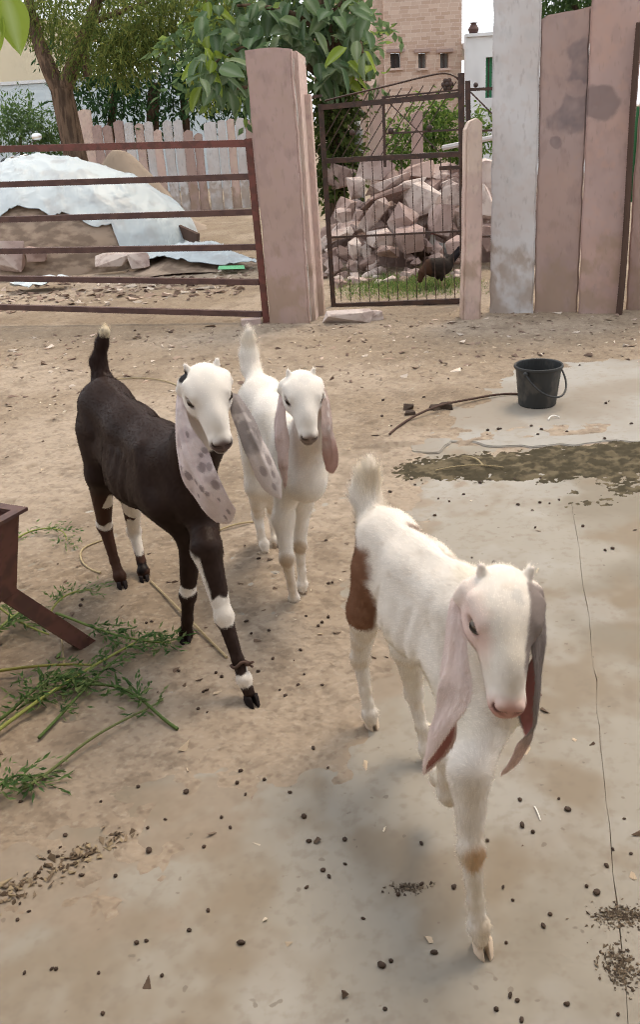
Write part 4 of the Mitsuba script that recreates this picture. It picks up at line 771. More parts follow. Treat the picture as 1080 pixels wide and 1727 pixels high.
# back fence of upright slabs
bf = thing('back_fence', 'far fence of weathered upright stone slabs beyond the covered heap', 'fence')
for i, (x0, x1, yt, b) in enumerate([(128, 152, 186, 'slab_pale'), (154, 170, 211, 'slab_pink'), (170, 188, 213, 'slab_stained'), (189, 207, 204, 'slab_stained'), (207, 224, 207, 'slab_white'), (225, 241, 209, 'slab_pale'), (241, 257, 206, 'slab_white'), (257, 272, 220, 'slab_pale'), (272, 289, 204, 'slab_white'), (290, 307, 203, 'slab_white'), (307, 325, 221, 'slab_stained'), (325, 341, 226, 'slab_pink'),
                                   (342, 364, 206, 'slab_white'), (365, 380, 203, 'slab_white'), (380, 395, 201, 'slab_pale'), (395, 411, 199, 'slab_white'), (412, 428, 203, 'slab_stained'), (429, 446, 205, 'slab_pale'), (447, 464, 208, 'slab_pink'), (465, 482, 203, 'slab_pale'), (100, 127, 214, 'slab_pink')]):
    a, c = at(x0, yt, 19.5), at(x1, yt, 19.5); pl = Plane([a[0], 19.5], [c[0], 19.5]); w = c[0] - a[0]
    part(bf, 'slab', P(slab(pl, [(0.005, -.1), (w - .005, -.1), (w - .01, a[2] - .02), (w * .5, a[2]), (.01, a[2] - .04)], .07, 500 + i, jit=.012, step=.15, off=.03 * math.sin(i * 2.1)), b))

# covered heap with tarpaulin, left
def hp(x, y):
    r = np.clip(1 - ((x + 3.35) / 2.0) ** 2 - ((y - 12.3) / np.where(y < 12.3, 1.35, 1.7)) ** 2, 0, 1); b = 1.22 * r ** .62
    t = .20 * np.exp(-((x + 1.35) / .55) ** 2 - ((y - 11.1) / .55) ** 2); return b + t
def field(x0, x1, y0, y1, st, fn):
    xs, ys = np.arange(x0, x1, st), np.arange(y0, y1, st); X, Y = np.meshgrid(xs, ys); n = len(xs); Z = fn(X.ravel(), Y.ravel()); I = (np.arange(len(ys) - 1)[:, None] * n + np.arange(n - 1)).ravel()
    return np.c_[X.ravel(), Y.ravel(), Z], np.c_[I, I + 1, I + n + 1, I + n]
v, f = field(-5.6, -.5, 10.4, 14.3, .06, lambda x, y: np.where(hp(x, y) > .02, hp(x, y) + (meshkit.fbm(np.c_[x * 2.5, y * 2.5, 0 * x], 4) - .5) * .14 * np.clip(hp(x, y) * 3, 0, 1), -.12))
struct('soil_heap', P((v, f), 'heap_soil', smooth=True))
def tarp_z(x, y):
    n = meshkit.fbm(np.c_[x * 1.6, y * 1.6, 0 * x], 3, 4) - .5; fold = np.abs(np.sin(3.2 * x + 2.2 * y + 5 * n)) ** 3; m = meshkit.fbm(np.c_[x * 2.4 + y, y * 1.1, 0 * x + 7], 3, 12) - .5
    return hp(x, y) + .085 + .035 * fold + .05 * n + .022 * np.exp(-(m / .04) ** 2) + .018 * np.exp(-((meshkit.fbm(np.c_[x * 5, y * 2, 0 * x], 2, 15) - .5) / .03) ** 2)
us, ts = np.linspace(-5.6, -.55, 200), np.linspace(0, 1, 110); wob = meshkit.fbm(np.c_[us * 1.5, 0 * us, 0 * us], 3) - .5
front = np.where(us < -2.3, 11.33 + .5 * wob, np.interp(us, [-2.3, -1.9, -1.4, -.6], [11.3, 10.85, 10.55, 10.38]) + .2 * wob); back = np.interp(us, [-5.6, -1.9, -1.35, -1.0, -.55], [14.2, 13.6, 12.2, 11.1, 10.6])
Yt = front[None] + (back - front)[None] * ts[:, None]; Xt = np.repeat(us[None], len(ts), 0); v = np.c_[Xt.ravel(), Yt.ravel(), np.maximum(tarp_z(Xt.ravel(), Yt.ravel()), .03)]
I = (np.arange(len(ts) - 1)[:, None] * len(us) + np.arange(len(us) - 1)).ravel(); f = np.c_[I, I + 1, I + len(us) + 1, I + len(us)]
def sheet2(v, f, t):
    m = trimesh.Trimesh(v, np.vstack([f[:, [0, 1, 2]], f[:, [0, 2, 3]]]) if f.shape[1] == 4 else f, process=False); m.remove_unreferenced_vertices(); d = m.copy(); d.vertices -= [0, 0, t]; d.invert(); return cat([m, d])
tp = thing('tarpaulin', 'crumpled white plastic tarpaulin draped over the soil heap behind the railed gate', 'tarpaulin')
part(tp, 'sheet', P(sheet2(v, f, .006), 'tarp', smooth=True))
q0, q1, q2, q3 = gp(368, 459, .05), gp(414, 458, .05), gp(412, 452, .06), gp(370, 453, .06)
part(tp, 'printed_border', P(sheet2(np.array([q0, q1, q2, q3]) + [0, -.015, .03], np.array([[0, 1, 2, 3]]), .004), 'tarp_green'), 'green strip at the tip of the sheet')
bd = bar(at(270, 374, 12.2), at(334, 404, 11.6), .05, .14); one('dark_board', P(bd, 'wood_dark'), 'dark board leaning against the right flank of the covered heap', 'board')
for i, (px, py, Y, s, lb) in enumerate([(15, 432, 10.9, (.45, .2, .42), 'pale flat stone standing at the front of the covered heap, far left'), (195, 438, 10.9, (.55, .3, .16), 'tan stone slab at the foot of the covered heap'), (235, 440, 10.8, (.30, .25, .22), 'rounded stone beside the folded end of the tarpaulin'), (62, 428, 10.9, (.3, .25, .2), 'dark chunk of stone in the front of the covered heap')]):
    m = boulder(s, 700 + i); m.apply_translation(at(px, py, Y)); one('heap_stone', P(m, 'stone' if i != 3 else 'stone_dark'), lb, 'stone')
v, f = field(-3.25, -2.55, 9.75, 10.25, .03, lambda x, y: .05 + .14 * meshkit.fbm(np.c_[x * 6, y * 6, 0 * x], 3)); c = v[f].mean(1)
f = f[((c[:, 0] + 2.9) / .33) ** 2 + ((c[:, 1] - 10.0) / .22) ** 2 < 1 + .9 * (meshkit.fbm(c * 7, 2) - .5)]
one('plastic_scrap', P(sheet2(v, f, .005), 'tarp', smooth=True), 'torn scrap of white plastic on the ground behind the lower rails', 'plastic')
v, f = field(-4.6, -1.2, 13.9, 17.3, .09, lambda x, y: 1.15 * (np.exp(-((x + 2.9) / .85) ** 2 - ((y - 15.6) / .85) ** 2) * 1.25 - .12) + .16 * (meshkit.fbm(np.c_[x * 3, y * 3, 0 * x], 3) - .5))
one('sand_pile', P((v, f), 'sand', smooth=True), 'pointed pile of brown sand behind the tarpaulin', 'sand')
# chips of stone, bark and dry leaf strewn along the outside of the railed gate
lr = np.random.default_rng(21)
def flakes(n, fx, lo, hi, cols, lift=.0, flat=.35):
    vs, fs, cs = [], [], []
    for i in range(n):
        x, y, z = fx(); s = lr.uniform(lo, hi); p = lr.normal(size=(5, 3)) * [1, .8, flat]; p *= s / 1.6; a = lr.uniform(0, 6.28); c, sn = math.cos(a), math.sin(a)
        h = trimesh.convex.convex_hull(p @ np.array([[c, -sn, 0], [sn, c, 0], [0, 0, 1]])); k = sum(len(w) for w in vs)
        vs.append(h.vertices + [x, y, z + lift + s * .08]); fs.append(h.faces + k); cs.append(np.tile(np.array(cols[lr.integers(len(cols))]) * lr.uniform(.75, 1.2), (len(h.vertices), 1)))
    return P(trimesh.Trimesh(np.vstack(vs), np.vstack(fs), process=False), 'vc', color=np.clip(np.vstack(cs), 0, .9))
def strew(x0, x1, y0, y1, p=None):
    def g():
        while True:
            x, y = lr.uniform(x0, x1), lr.uniform(y0, y1)
            if p is None or lr.random() < p(x, y): return x, y, max(gz(x, y), 0)
    return g
EARTH = [(.30, .22, .17), (.42, .33, .27), (.20, .14, .11), (.52, .45, .38), (.13, .09, .07)]
one('ground_litter', flakes(520, strew(-3.6, -.6, 8.7, 10.9, lambda x, y: np.clip(1.2 - abs(y - 9.6 - .1 * x) * .9, .05, 1)), .02, .08, EARTH), 'broken chips and dry leaves strewn outside the railed gate', None, kind='stuff')

# grass and hens before the stone heap
vs, fs, cs = [], [], []
for i in range(5200):
    x, y = lr.normal(.98, .36), lr.normal(8.85, .32)
    if y < 8.12 or y > 9.6 or x < .28 or x > 1.75: continue
    L = lr.uniform(.03, .10); a, b = lr.uniform(0, 6.28), lr.uniform(.3, 1.3); d = np.array([math.cos(a) * math.sin(b), math.sin(a) * math.sin(b), math.cos(b)]); s = np.array([-math.sin(a), math.cos(a), 0]) * .005; o = np.array([x, y, gz(x, y) if i % 6 == 0 else .0])
    k = len(vs) * 3; vs.append([o - s, o + s, o + d * L]); fs.append([k, k + 1, k + 2]); cs += [np.array([(.13, .22, .06), (.19, .28, .09), (.10, .17, .05), (.33, .31, .14)][lr.integers(4)]) * lr.uniform(.8, 1.2)] * 3
one('grass_patch', P(trimesh.Trimesh(np.array(vs).reshape(-1, 3), np.array(fs), process=False), 'leaf', color=np.array(cs)), 'short green grass growing at the foot of the stone heap', None, kind='stuff')
def hen(pos, ang, s, body, neck, tailc, label, peck):
    k = thing('hen', label, 'chicken'); c, sn = math.cos(math.radians(ang)), math.sin(math.radians(ang))
    W = lambda x, y, z: np.array([pos[0] + s * (c * x - sn * y), pos[1] + s * (sn * x + c * y), s * z]); M = np.array([[c, sn, 0], [-sn, c, 0], [0, 0, 1.0]])
    M = np.array([[c, -sn, 0], [sn, c, 0], [0, 0, 1.0]])
    S_ = Sdf(W(0, 0, 0) - [.34 * s, .34 * s, 0], W(0, 0, 0) + np.array([.34, .34, .48]) * s, .006 * s / .9)
    S_.ell(W(0, 0, .20), M, np.array([.13, .085, .085]) * s, .01); S_.ell(W(.07, 0, .20), M, np.array([.08, .075, .08]) * s, .03)
    hx, hz = (.20, .10) if peck else (.15, .36); S_.cone(W(.10, 0, .23), .055 * s, W((.10 + hx) / 2 + .03, 0, (.23 + hz) / 2), .034 * s, .03); S_.cone(W((.10 + hx) / 2 + .03, 0, (.23 + hz) / 2), .034 * s, W(hx, 0, hz), .026 * s, .02)
    for t in (-1, 0, 1): S_.cone(W(-.10, t * .01, .23), .035 * s, W(-.20, t * .035, .36 - abs(t) * .03), .014 * s, .02)
    for t in (-1, 1): S_.cone(W(.0, t * .045, .14), .035 * s, W(.0, t * .045, .09), .016 * s, .02)
    v, f, n = S_.mesh(); l = (v - W(0, 0, 0)) @ M / s; w = nz(v, 40); col = np.tile(body, (len(v), 1)) * (1 + 1.1 * w[:, None]); col = blend(col, neck, ss(.09, .13, l[:, 0] + w * .03)); col = blend(col, tailc, ss(-.10, -.14, l[:, 0] + w * .03))
    part(k, 'body', PN(v, f, n, 'vc', np.clip(col, .004, .9)))
    d = unit(W(1, 0, -.7 if peck else -.1) - W(0, 0, 0)); e = W(hx, 0, hz)
    part(k, 'beak', P(tube([e + d * .02 * s, e + d * .05 * s], .010 * s, 6, r2=.002 * s), 'straw', smooth=60)); cm = trimesh.creation.icosphere(2, .022 * s); cm.apply_scale([1, .3, .8]); cm.apply_transform(np.vstack([np.c_[M, e + np.array([0, 0, .028 * s])], [0, 0, 0, 1]])); part(k, 'comb', P(cm, 'vc', smooth=True, color=np.tile([.45, .04, .03], (len(cm.vertices), 1))))
    for t in (-1, 1): part(k, 'leg', P(cat([tube([W(0, t * .045, .10), W(-.01, t * .045, .01)], .008 * s, 6)] + [tube([W(-.01, t * .045, .012), W(-.01 + .06 * math.cos(q), t * .045 + .06 * math.sin(q), .004)], .005 * s, 5) for q in (-.5, 0, .5, 3.1)]), 'vc', color=None) if False else P(cat([tube([W(0, t * .045, .10), W(-.01, t * .045, .01)], .008 * s, 6)] + [tube([W(-.01, t * .045, .012), W(-.01 + .06 * math.cos(q), t * .045 + .06 * math.sin(q), .004)], .005 * s, 5) for q in (-.5, 0, .5, 3.1)]), 'straw'))
hen(gp(712, 452), -8, 1.05, (.085, .055, .038), (.10, .065, .045), (.035, .022, .018), 'brown hen standing in the grass with its tail raised', True)
hen(gp(752, 455), 150, .95, (.16, .155, .15), (.30, .29, .27), (.03, .03, .03), 'black and white speckled hen beside the stone heap', False)
hen(gp(742, 487), 195, 1.0, (.022, .016, .013), (.060, .030, .018), (.010, .008, .010), 'dark hen pecking at the ground by the gate stile', True)

# ---------------------------------------------------------------- buildings
def wall(name, parent, x0, x1, y, z1, bs, th=.25, holes=(), side=False, lb=None):
    """An upright wall along x at depth y (or along y at x=y when side) with real openings."""
    a = Polygon([(x0, -.3), (x1, -.3), (x1, z1), (x0, z1)], [[(h[0], h[2]), (h[1], h[2]), (h[1], h[3]), (h[0], h[3])] for h in holes])
    m = trimesh.creation.extrude_polygon(a, th, engine='earcut'); v = m.vertices
    m.vertices = np.c_[y + v[:, 2], v[:, 0], v[:, 1]] if side else np.c_[v[:, 0], y + v[:, 2], v[:, 1]]; m.fix_normals()
    return part(parent, name, P(m, bs), lb)
bh = thing('brick_house', 'pink brick house with a row of small windows behind the barred gate', 'house')
wn = [(at(x0, 100, 24.5)[0], at(x1, 100, 24.5)[0], at(x0, 116, 24.5)[2], at(x0, 90, 24.5)[2]) for x0, x1 in [(659, 676), (706, 719), (743, 757)]]; bx0, bx1 = at(650, 100, 24.5)[0], at(779, 100, 24.5)[0]
wall('front_wall', bh, bx0, bx1, 24.5, 4.55, 'brick_pink', holes=wn); wall('side_wall', bh, 24.76, 33.0, bx0 - .25, 4.60, 'brick_pink', side=True); wall('return_wall', bh, .6, bx0 - .26, 27.5, 4.9, 'brick_pink')
for i, (a, b, c, d) in enumerate(wn):
    k = part(bh, 'window', P(trimesh.creation.box((b - a - .02, .04, d - c - .02)).apply_translation([(a + b) / 2, 24.70, (c + d) / 2]), 'window_dark' if i == 0 else 'paint_grey'))
    part(bh, 'lintel', P(trimesh.creation.box((b - a + .2, .14, .07)).apply_translation([(a + b) / 2, 24.46, d + .04]), 'slab_stained')); part(bh, 'sill', P(trimesh.creation.box((b - a + .1, .1, .05)).apply_translation([(a + b) / 2, 24.47, c - .027]), 'slab_pale'))
    part(bh, 'window_bar', P(bar([(a + b) / 2, 24.62, c + .01], [(a + b) / 2, 24.62, d - .01], .03), 'iron'))
part(bh, 'roof', P(trimesh.creation.box((bx1 - bx0 - .04, 8, .16)).apply_translation([(bx0 + bx1) / 2, 28.8, 4.42]), 'mortar')); part(bh, 'coping', P(trimesh.creation.box((bx1 - bx0 + .06, .32, .08)).apply_translation([(bx0 + bx1) / 2, 24.62, 4.60]), 'slab_pale'))
whs = thing('white_house', 'whitewashed house with a tall narrow window right of the brick house', 'house')
wx0 = bx1 + .02; wa, wb = at(820, 100, 24.0)[0], at(833, 100, 24.0)[0]; wall('wall', whs, wx0, 7.6, 24.0, 3.20, 'plaster_white', holes=[(wa, wb, 1.85, 2.75)])
part(whs, 'shutter', P(trimesh.creation.box((wb - wa - .01, .05, .89)).apply_translation([(wa + wb) / 2, 24.2, 2.30]), 'cloth_green')); part(whs, 'window_bar', P(bar([(wa + wb) / 2, 24.12, 1.86], [(wa + wb) / 2, 24.12, 2.74], .03), 'iron'))
part(whs, 'parapet', P(trimesh.creation.box((7.6 - wx0, .34, .07)).apply_translation([(7.6 + wx0) / 2, 24.1, 3.24]), 'plaster_white')); part(whs, 'roof', P(trimesh.creation.box((7.5 - wx0, 5, .14)).apply_translation([(7.55 + wx0) / 2, 26.75, 3.05]), 'plaster_white'))
pt_ = lathe([(.001, 0), (.10, .02), (.13, .10), (.08, .18), (.06, .21), (.085, .24), (.001, .25)], 18); fp = at(799, 64, 24.1); pt_.apply_translation([fp[0], 24.1, 3.27]); one('clay_pot', P(pt_, 'rail_dark', smooth=50), 'small dark pot standing on the parapet of the whitewashed house', 'pot')
bw = thing('block_wall', 'pale blue painted block wall behind the trees on the left', 'wall'); wall('front', bw, -13, -1.2, 27.0, 2.95, 'wall_blue')
part(bw, 'coping', P(trimesh.creation.box((11.9, .36, .08)).apply_translation([-7.1, 27.12, 3.0]), 'plaster_white'))
chh = thing('cream_house', 'cream plastered house rising above the blue wall at the left edge', 'house'); wall('wall', chh, -14, -7.2, 33.0, 5.1, 'plaster_cream', holes=[(-11.5, -10.5, 2.5, 4.0)]); part(chh, 'roof', P(trimesh.creation.box((6.8, 6, .16)).apply_translation([-10.6, 36.2, 5.0]), 'plaster_cream'))
part(chh, 'window', P(trimesh.creation.box((.98, .05, 1.48)).apply_translation([-11.0, 33.18, 3.25]), 'window_dark'))

# ---------------------------------------------------------------- trees and shrubs
vr = np.random.default_rng(99)
def leaf_quads(c, d, L, W, cols, jitter=.25, fold=.25, droop=0.0):
    """Folded leaves of four triangles at c along d: mesh arrays."""
    n = len(c); d = d + vr.normal(size=(n, 3)) * jitter; d[:, 2] -= droop; d /= np.linalg.norm(d, axis=1, keepdims=True); up = vr.normal(size=(n, 3)) * .6 + [0, 0, 1]
    s = np.cross(d, up); s /= np.linalg.norm(s, axis=1, keepdims=True); u = np.cross(s, d); L = L * vr.uniform(.6, 1.3, (n, 1)); W = W * vr.uniform(.7, 1.2, (n, 1))
    b, t, m = c, c + d * L, c + d * L * .5 - u * W * fold; l, r = c + d * L * .45 + s * W / 2, c + d * L * .45 - s * W / 2
    v = np.stack([b, l, t, r, m], 1).reshape(-1, 3); k = np.arange(n)[:, None] * 5; f = np.vstack([k + [0, 1, 4], k + [1, 2, 4], k + [2, 3, 4], k + [3, 0, 4]])
    cc = np.asarray(cols)[vr.integers(len(cols), size=n)] * vr.uniform(.75, 1.25, (n, 1)); return v, f, np.repeat(cc, 5, 0)
def foliage(clumps, per, L, W, cols, droop=.2, spread=1.0):
    """Leaves through every clump (centre, radii): sprays of leaves along short twigs, gaps between."""
    C, D = [], []
    for c, r in clumps:
        nt = max(3, int(per / 9)); o = vr.normal(size=(nt, 3)); o /= np.linalg.norm(o, axis=1, keepdims=True); p = c + o * np.asarray(r) * vr.uniform(.25, 1, (nt, 1)) ** .6; tw = o * .6 + vr.normal(size=(nt, 3)) * .5; tw[:, 2] -= droop; tw /= np.linalg.norm(tw, axis=1, keepdims=True)
        for j in range(9): C.append(p + tw * L * .42 * j); D.append(tw + vr.normal(size=(nt, 3)) * .7)
    return leaf_quads(np.vstack(C), np.vstack(D), L, W, cols, droop=droop)
def leafmesh(vfc, bs='leaf'): return P(trimesh.Trimesh(vfc[0], vfc[1], process=False), bs, color=np.clip(vfc[2], 0, .6))
def tree(name, label, limbs, clumps, per, L, W, cols, droop=.2):
    k = thing(name, label, 'tree'); part(k, 'trunk', P(cat([tube(spline(p, 16), np.linspace(a, b, 16), 9) for p, a, b in limbs]), 'bark', smooth=60)); part(k, 'crown', leafmesh(foliage(clumps, per, L, W, cols, droop)), kind='stuff'); return k
NEEM, DARK, LIME = [(.145, .19, .055), (.185, .22, .065), (.105, .145, .045), (.23, .25, .07)], [(.045, .095, .040), (.06, .115, .046), (.034, .07, .03)], [(.24, .28, .05), (.27, .29, .055), (.19, .23, .05)]
B = lambda px, py, Y: at(px, py, Y)
g_ = gp(128, 262); g_ = np.array([at(131, 240, 15)[0] + .06, 15, -.1])
nc = [(B(x, y, Y), (rx, rx, rz)) for x, y, Y, rx, rz in [(150, 20, 14.6, .6, .4), (210, 10, 14.2, .6, .4), (265, 25, 14.0, .45, .4), (120, -30, 15, .9, .5), (200, -60, 14.6, .9, .5), (300, -40, 14.2, .8, .5), (60, -60, 15.2, .8, .5), (170, 60, 14.4, .35, .35), (225, 65, 14.1, .3, .35), (255, 50, 14, .25, .3), (135, 80, 14.8, .3, .3), (195, 90, 14.2, .22, .28), (290, 20, 13.9, .35, .25), (345, -10, 13.8, .5, .35), (90, 20, 15.2, .4, .35), (50, 20, 15.4, .3, .3), (395, 15, 13.8, .3, .2)]]
tree('neem_tree', 'leaning forked tree with hanging olive green leaves, behind the railed gate', [([g_, B(112, 190, 15), B(104, 150, 15)], .20, .17), ([B(104, 158, 15), B(80, 110, 15), B(62, 60, 15.1), B(40, -60, 15.3)], .14, .05), ([B(104, 158, 15), B(122, 115, 14.9), B(150, 40, 14.7), B(190, -60, 14.5)], .13, .05), ([B(140, 70, 14.8), B(148, 130, 14.8)], .05, .07), ([B(150, 40, 14.7), B(260, 0, 14.1)], .05, .02)], nc, 860, .095, .025, NEEM, droop=.75)
vc_ = [(B(x, y, 13.4), (.09, .09, .24)) for x, y in [(352, -30), (350, 0), (346, 30), (352, 55), (340, 80), (356, 95), (350, 120), (345, 145), (335, 15), (362, 40)]]
k = thing('hanging_creeper', 'yellow green creeper hanging down between the two trees', 'plant'); part(k, 'stem', P(tube(spline([B(352, -80, 13.4), B(350, 20, 13.4), B(354, 100, 13.4), B(346, 160, 13.4)], 14), .012, 5), 'bark', smooth=60)); part(k, 'foliage', leafmesh(foliage(vc_, 200, .075, .03, LIME, .9)), kind='stuff')
dc = [(B(x, y, Y), (r, r, r * .8)) for x, y, Y, r in [(170, 120, 21, .9), (230, 100, 20.8, 1.1), (290, 90, 20.6, 1.1), (350, 110, 20.6, .9), (250, 150, 20.4, .8), (310, 150, 20.4, .8), (200, 160, 20.6, .6), (270, 40, 21, 1.2), (340, 50, 21, 1.2), (390, 70, 21, 1.0), (400, 130, 20.8, .6), (150, 150, 21, .5), (370, 155, 20.4, .5), (220, 30, 21.4, 1.2), (140, 70, 21.6, .8), (430, 20, 21, 1.0)]]
tree('shade_tree', 'dense dark green tree standing behind the far slab fence', [([B(258, 320, 21) * [1, 1, 0] + [0, 0, -.1], B(258, 200, 21), B(262, 140, 21)], .18, .12), ([B(190, 320, 21.2) * [1, 1, 0] + [0, 0, -.1], B(190, 190, 21.2), B(200, 130, 21.2)], .12, .08), ([B(312, 320, 21.2) * [1, 1, 0] + [0, 0, -.1], B(312, 190, 21.2), B(306, 130, 21.2)], .12, .08)], dc, 500, .16, .06, DARK, .3)
lb_ = [(B(x, y, 22.5), (r, r, r * .7)) for x, y, r in [(5, 225, .6), (35, 215, .6), (65, 208, .55), (90, 220, .5), (20, 195, .4), (50, 230, .6), (85, 235, .5), (110, 240, .4), (-20, 210, .6)]]
tree('shrub', 'light green bushy shrub in front of the blue wall, far left', [([B(35, 330, 22.5) * [1, 1, 0] + [0, 0, -.1], B(35, 230, 22.5)], .05, .03)], lb_, 420, .12, .045, [(.10, .17, .06), (.14, .21, .08), (.07, .12, .045)], .2)
rb_ = [(B(x, y, 16), (r, r, r * .8)) for x, y, r in [(670, 245, .3), (690, 225, .25), (730, 215, .28), (748, 235, .3), (705, 250, .3), (765, 225, .3), (800, 225, .35), (825, 220, .3), (775, 245, .3), (660, 262, .25), (735, 185, .16)]]
tree('shrub', 'sunlit green shrub behind the stone heap, seen through the barred gate', [([B(730, 330, 16) * [1, 1, 0] + [0, 0, -.1], B(730, 240, 16)], .04, .02)], rb_, 330, .10, .045, [(.13, .21, .05), (.18, .26, .06), (.08, .14, .04)], .2)
tree('far_tree', 'green tree top showing over the stained slab', [([at(970, 60, 17) * [1, 1, 0], at(970, 10, 17)], .15, .1)], [(at(x, y, 17), (.6, .6, .4)) for x, y in [(955, 4), (990, -10), (940, -10), (975, 8), (1010, -30)]], 700, .12, .05, [(.10, .16, .06), (.07, .12, .045)], .2)
# broad-leaved tree behind the pillar: its large leaves one by one
bt = thing('broadleaf_tree', 'tree with large pale green leaves and an ivy clad trunk behind the gate pillar', 'tree')
part(bt, 'trunk', P(cat([tube(spline([[.50, 11.9, -.1], B(568, 300, 11.9), B(566, 200, 11.8), B(560, 120, 11.7), B(548, 40, 11.6), B(540, -80, 11.6)], 20), np.linspace(.15, .07, 20), 10)] + [tube(spline(q, 10), np.linspace(.05, .015, 10), 7) for q in [[B(563, 150, 11.75), B(500, 100, 11.5), B(420, 80, 11.2), B(360, 110, 11.0)], [B(556, 100, 11.7), B(600, 60, 11.4), B(612, 90, 11.3)], [B(552, 60, 11.6), B(480, 20, 11.3), B(400, 10, 11.1)], [B(548, 40, 11.6), B(590, -10, 11.5)], [B(500, 100, 11.5), B(470, 130, 11.2), B(400, 150, 11.0)]]]), 'bark', smooth=60))
part(bt, 'ivy', leafmesh(foliage([(np.array([B(566, y, 11.8)[0], 11.72, B(566, y, 11.8)[2]]), (.17, .14, .14)) for y in range(140, 320, 12)], 170, .09, .055, [(.085, .115, .035), (.12, .15, .045), (.06, .085, .03)], .6)), kind='stuff')
part(bt, 'crown', leafmesh(foliage([(B(x, y, Y), (r, r * .7, r * .7)) for x, y, Y, r in [(350, 90, 11.6, .30), (400, 50, 11.7, .45), (460, 20, 11.8, .5), (520, 40, 11.9, .5), (580, 30, 11.9, .35), (400, 120, 11.6, .35), (470, 80, 11.8, .45), (550, 100, 11.9, .35), (595, 90, 11.8, .25), (430, -30, 11.9, .6), (540, -30, 12, .6), (345, 40, 11.6, .25)]], 150, .15, .085, [(.14, .21, .10), (.18, .26, .12), (.11, .17, .08), (.23, .31, .09)], .4)), kind='stuff')
def big_leaf(seed):
    r = np.random.default_rng(seed); t = np.linspace(0, 1, 9); w = np.sin(np.pi * np.clip(t, 0, 1) ** .75) ** .8 * .31; w[0] = .02; w[-1] = .012; cz = -.22 * t ** 2 * r.uniform(.3, 1.3); v = []
    for i in range(9):
        for u in (-1, -.5, 0, .5, 1): v.append([t[i], u * w[i], cz[i] + .10 * abs(u) * (1 if i else 0) + .015 * math.sin(8 * t[i] + 3 * u + seed)])
    f = []
    for i in range(8):
        for k in range(4): a = i * 5 + k; f += [[a, a + 1, a + 6], [a, a + 6, a + 5]]
    v = np.array(v); rib = np.exp(-(v[:, 1] / .02) ** 2); return trimesh.Trimesh(v, f, process=False), rib
lm = [big_leaf(i) for i in range(5)]; tones = [(.15, .225, .115), (.115, .185, .095), (.20, .27, .15), (.26, .35, .06)]
lply = [[P(m, 'leaf', smooth=True, color=np.tile(t, (len(m.vertices), 1)) + rb[:, None] * .12) for t in tones] for m, rb in lm]
def leaf_at(parent, p, az, el, roll, s, i, tone): return part(parent, 'leaf', {**lply[i % 5][tone], 'to_world': T().translate(np.asarray(p).tolist()).rotate([0, 0, 1], az).rotate([0, 1, 0], el).rotate([1, 0, 0], roll).scale(s)})
lc = []
for x, y, rx, ry, n, Y in [(500, 40, 90, 50, 62, 11.3), (400, 50, 60, 50, 34, 11.0), (385, 120, 50, 40, 30, 10.9), (590, 60, 32, 60, 40, 11.3), (560, 110, 30, 40, 20, 11.3), (470, -30, 120, 40, 44, 11.4), (345, 120, 24, 24, 10, 10.8), (595, 110, 22, 30, 14, 11.2), (440, 100, 60, 40, 26, 11.2)]:
    for _ in range(n):
        px, py = x + rx * vr.uniform(-1, 1), y + ry * vr.uniform(-1, 1); lc.append((at(px, py, Y + vr.normal() * .28), vr.uniform(0, 360), vr.uniform(5, 75), vr.uniform(-50, 50), vr.uniform(.17, .32), 3 if (px < 372 and vr.random() < .5) or (px > 580 and py > 70 and vr.random() < .5) else int(vr.integers(3))))
for i, q in enumerate(lc): leaf_at(bt, *q[:5], i, q[5])
hb = thing('hanging_twig', 'leafy twig with one large bright leaf hanging into the top left corner', 'branch'); tw = [at(-30, -60, 5.6), at(0, -30, 5.5), at(12, 2, 5.45)]
part(hb, 'twig', P(tube(spline(tw, 10), .006, 6), 'bark', smooth=60)); leaf_at(hb, at(8, -8, 5.45), -60, 66, 10, .30, 0, 3); leaf_at(hb, at(-8, -20, 5.5), 120, 30, 30, .22, 1, 3); leaf_at(hb, at(2, 25, 5.4), 200, 70, -40, .22, 2, 3)

# ---------------------------------------------------------------- motorcycle beyond the heap, mostly hidden
mo = thing('motorcycle', 'dark motorcycle parked behind the covered heap, only its seat and bars showing', 'motorcycle'); mb = np.array([at(70, 270, 14.6)[0], 14.6, 0.0]); MX = lambda x, z, y=0: mb + np.array([x, y, z])
for sx in (-.62, .62):
    wv = trimesh.creation.torus(.27, .05, 28, 10); wv.apply_transform(trimesh.transformations.rotation_matrix(np.pi / 2, [1, 0, 0])); wv.apply_translation(MX(sx, .32)); kk = part(mo, 'wheel', P(wv, 'plastic_black', smooth=True)); part(kk, 'rim', P(lathe([(.06, -.02), (.22, -.025), (.22, .025), (.06, .02)], 20).apply_transform(trimesh.transformations.rotation_matrix(np.pi / 2, [1, 0, 0])).apply_translation(MX(sx, .32)), 'chrome', smooth=40))
def blob(c, r, sub=3): m = trimesh.creation.icosphere(sub, 1.0); p = np.sign(m.vertices) * np.abs(m.vertices) ** .75; return trimesh.Trimesh(p * r + c, m.faces, process=False)
part(mo, 'seat', P(blob(MX(.28, 1.06), (.42, .13, .09)), 'plastic_black', smooth=True)); part(mo, 'tank', P(blob(MX(-.22, 1.12), (.26, .15, .14)), 'red_paint', smooth=True)); part(mo, 'engine', P(blob(MX(-.05, .5), (.26, .16, .22)), 'paint_grey', smooth=True))
part(mo, 'frame', P(cat([tube([MX(-.62, .32, .08), MX(-.42, 1.2, .08)], .025, 7), tube([MX(-.62, .32, -.08), MX(-.42, 1.2, -.08)], .025, 7), tube([MX(-.42, 1.15), MX(.05, .95), MX(.62, .95)], .022, 7), tube([MX(.62, .32, .1), MX(.1, .4, .1), MX(-.4, .9, 0)], .02, 7)]), 'rail_dark', smooth=60))
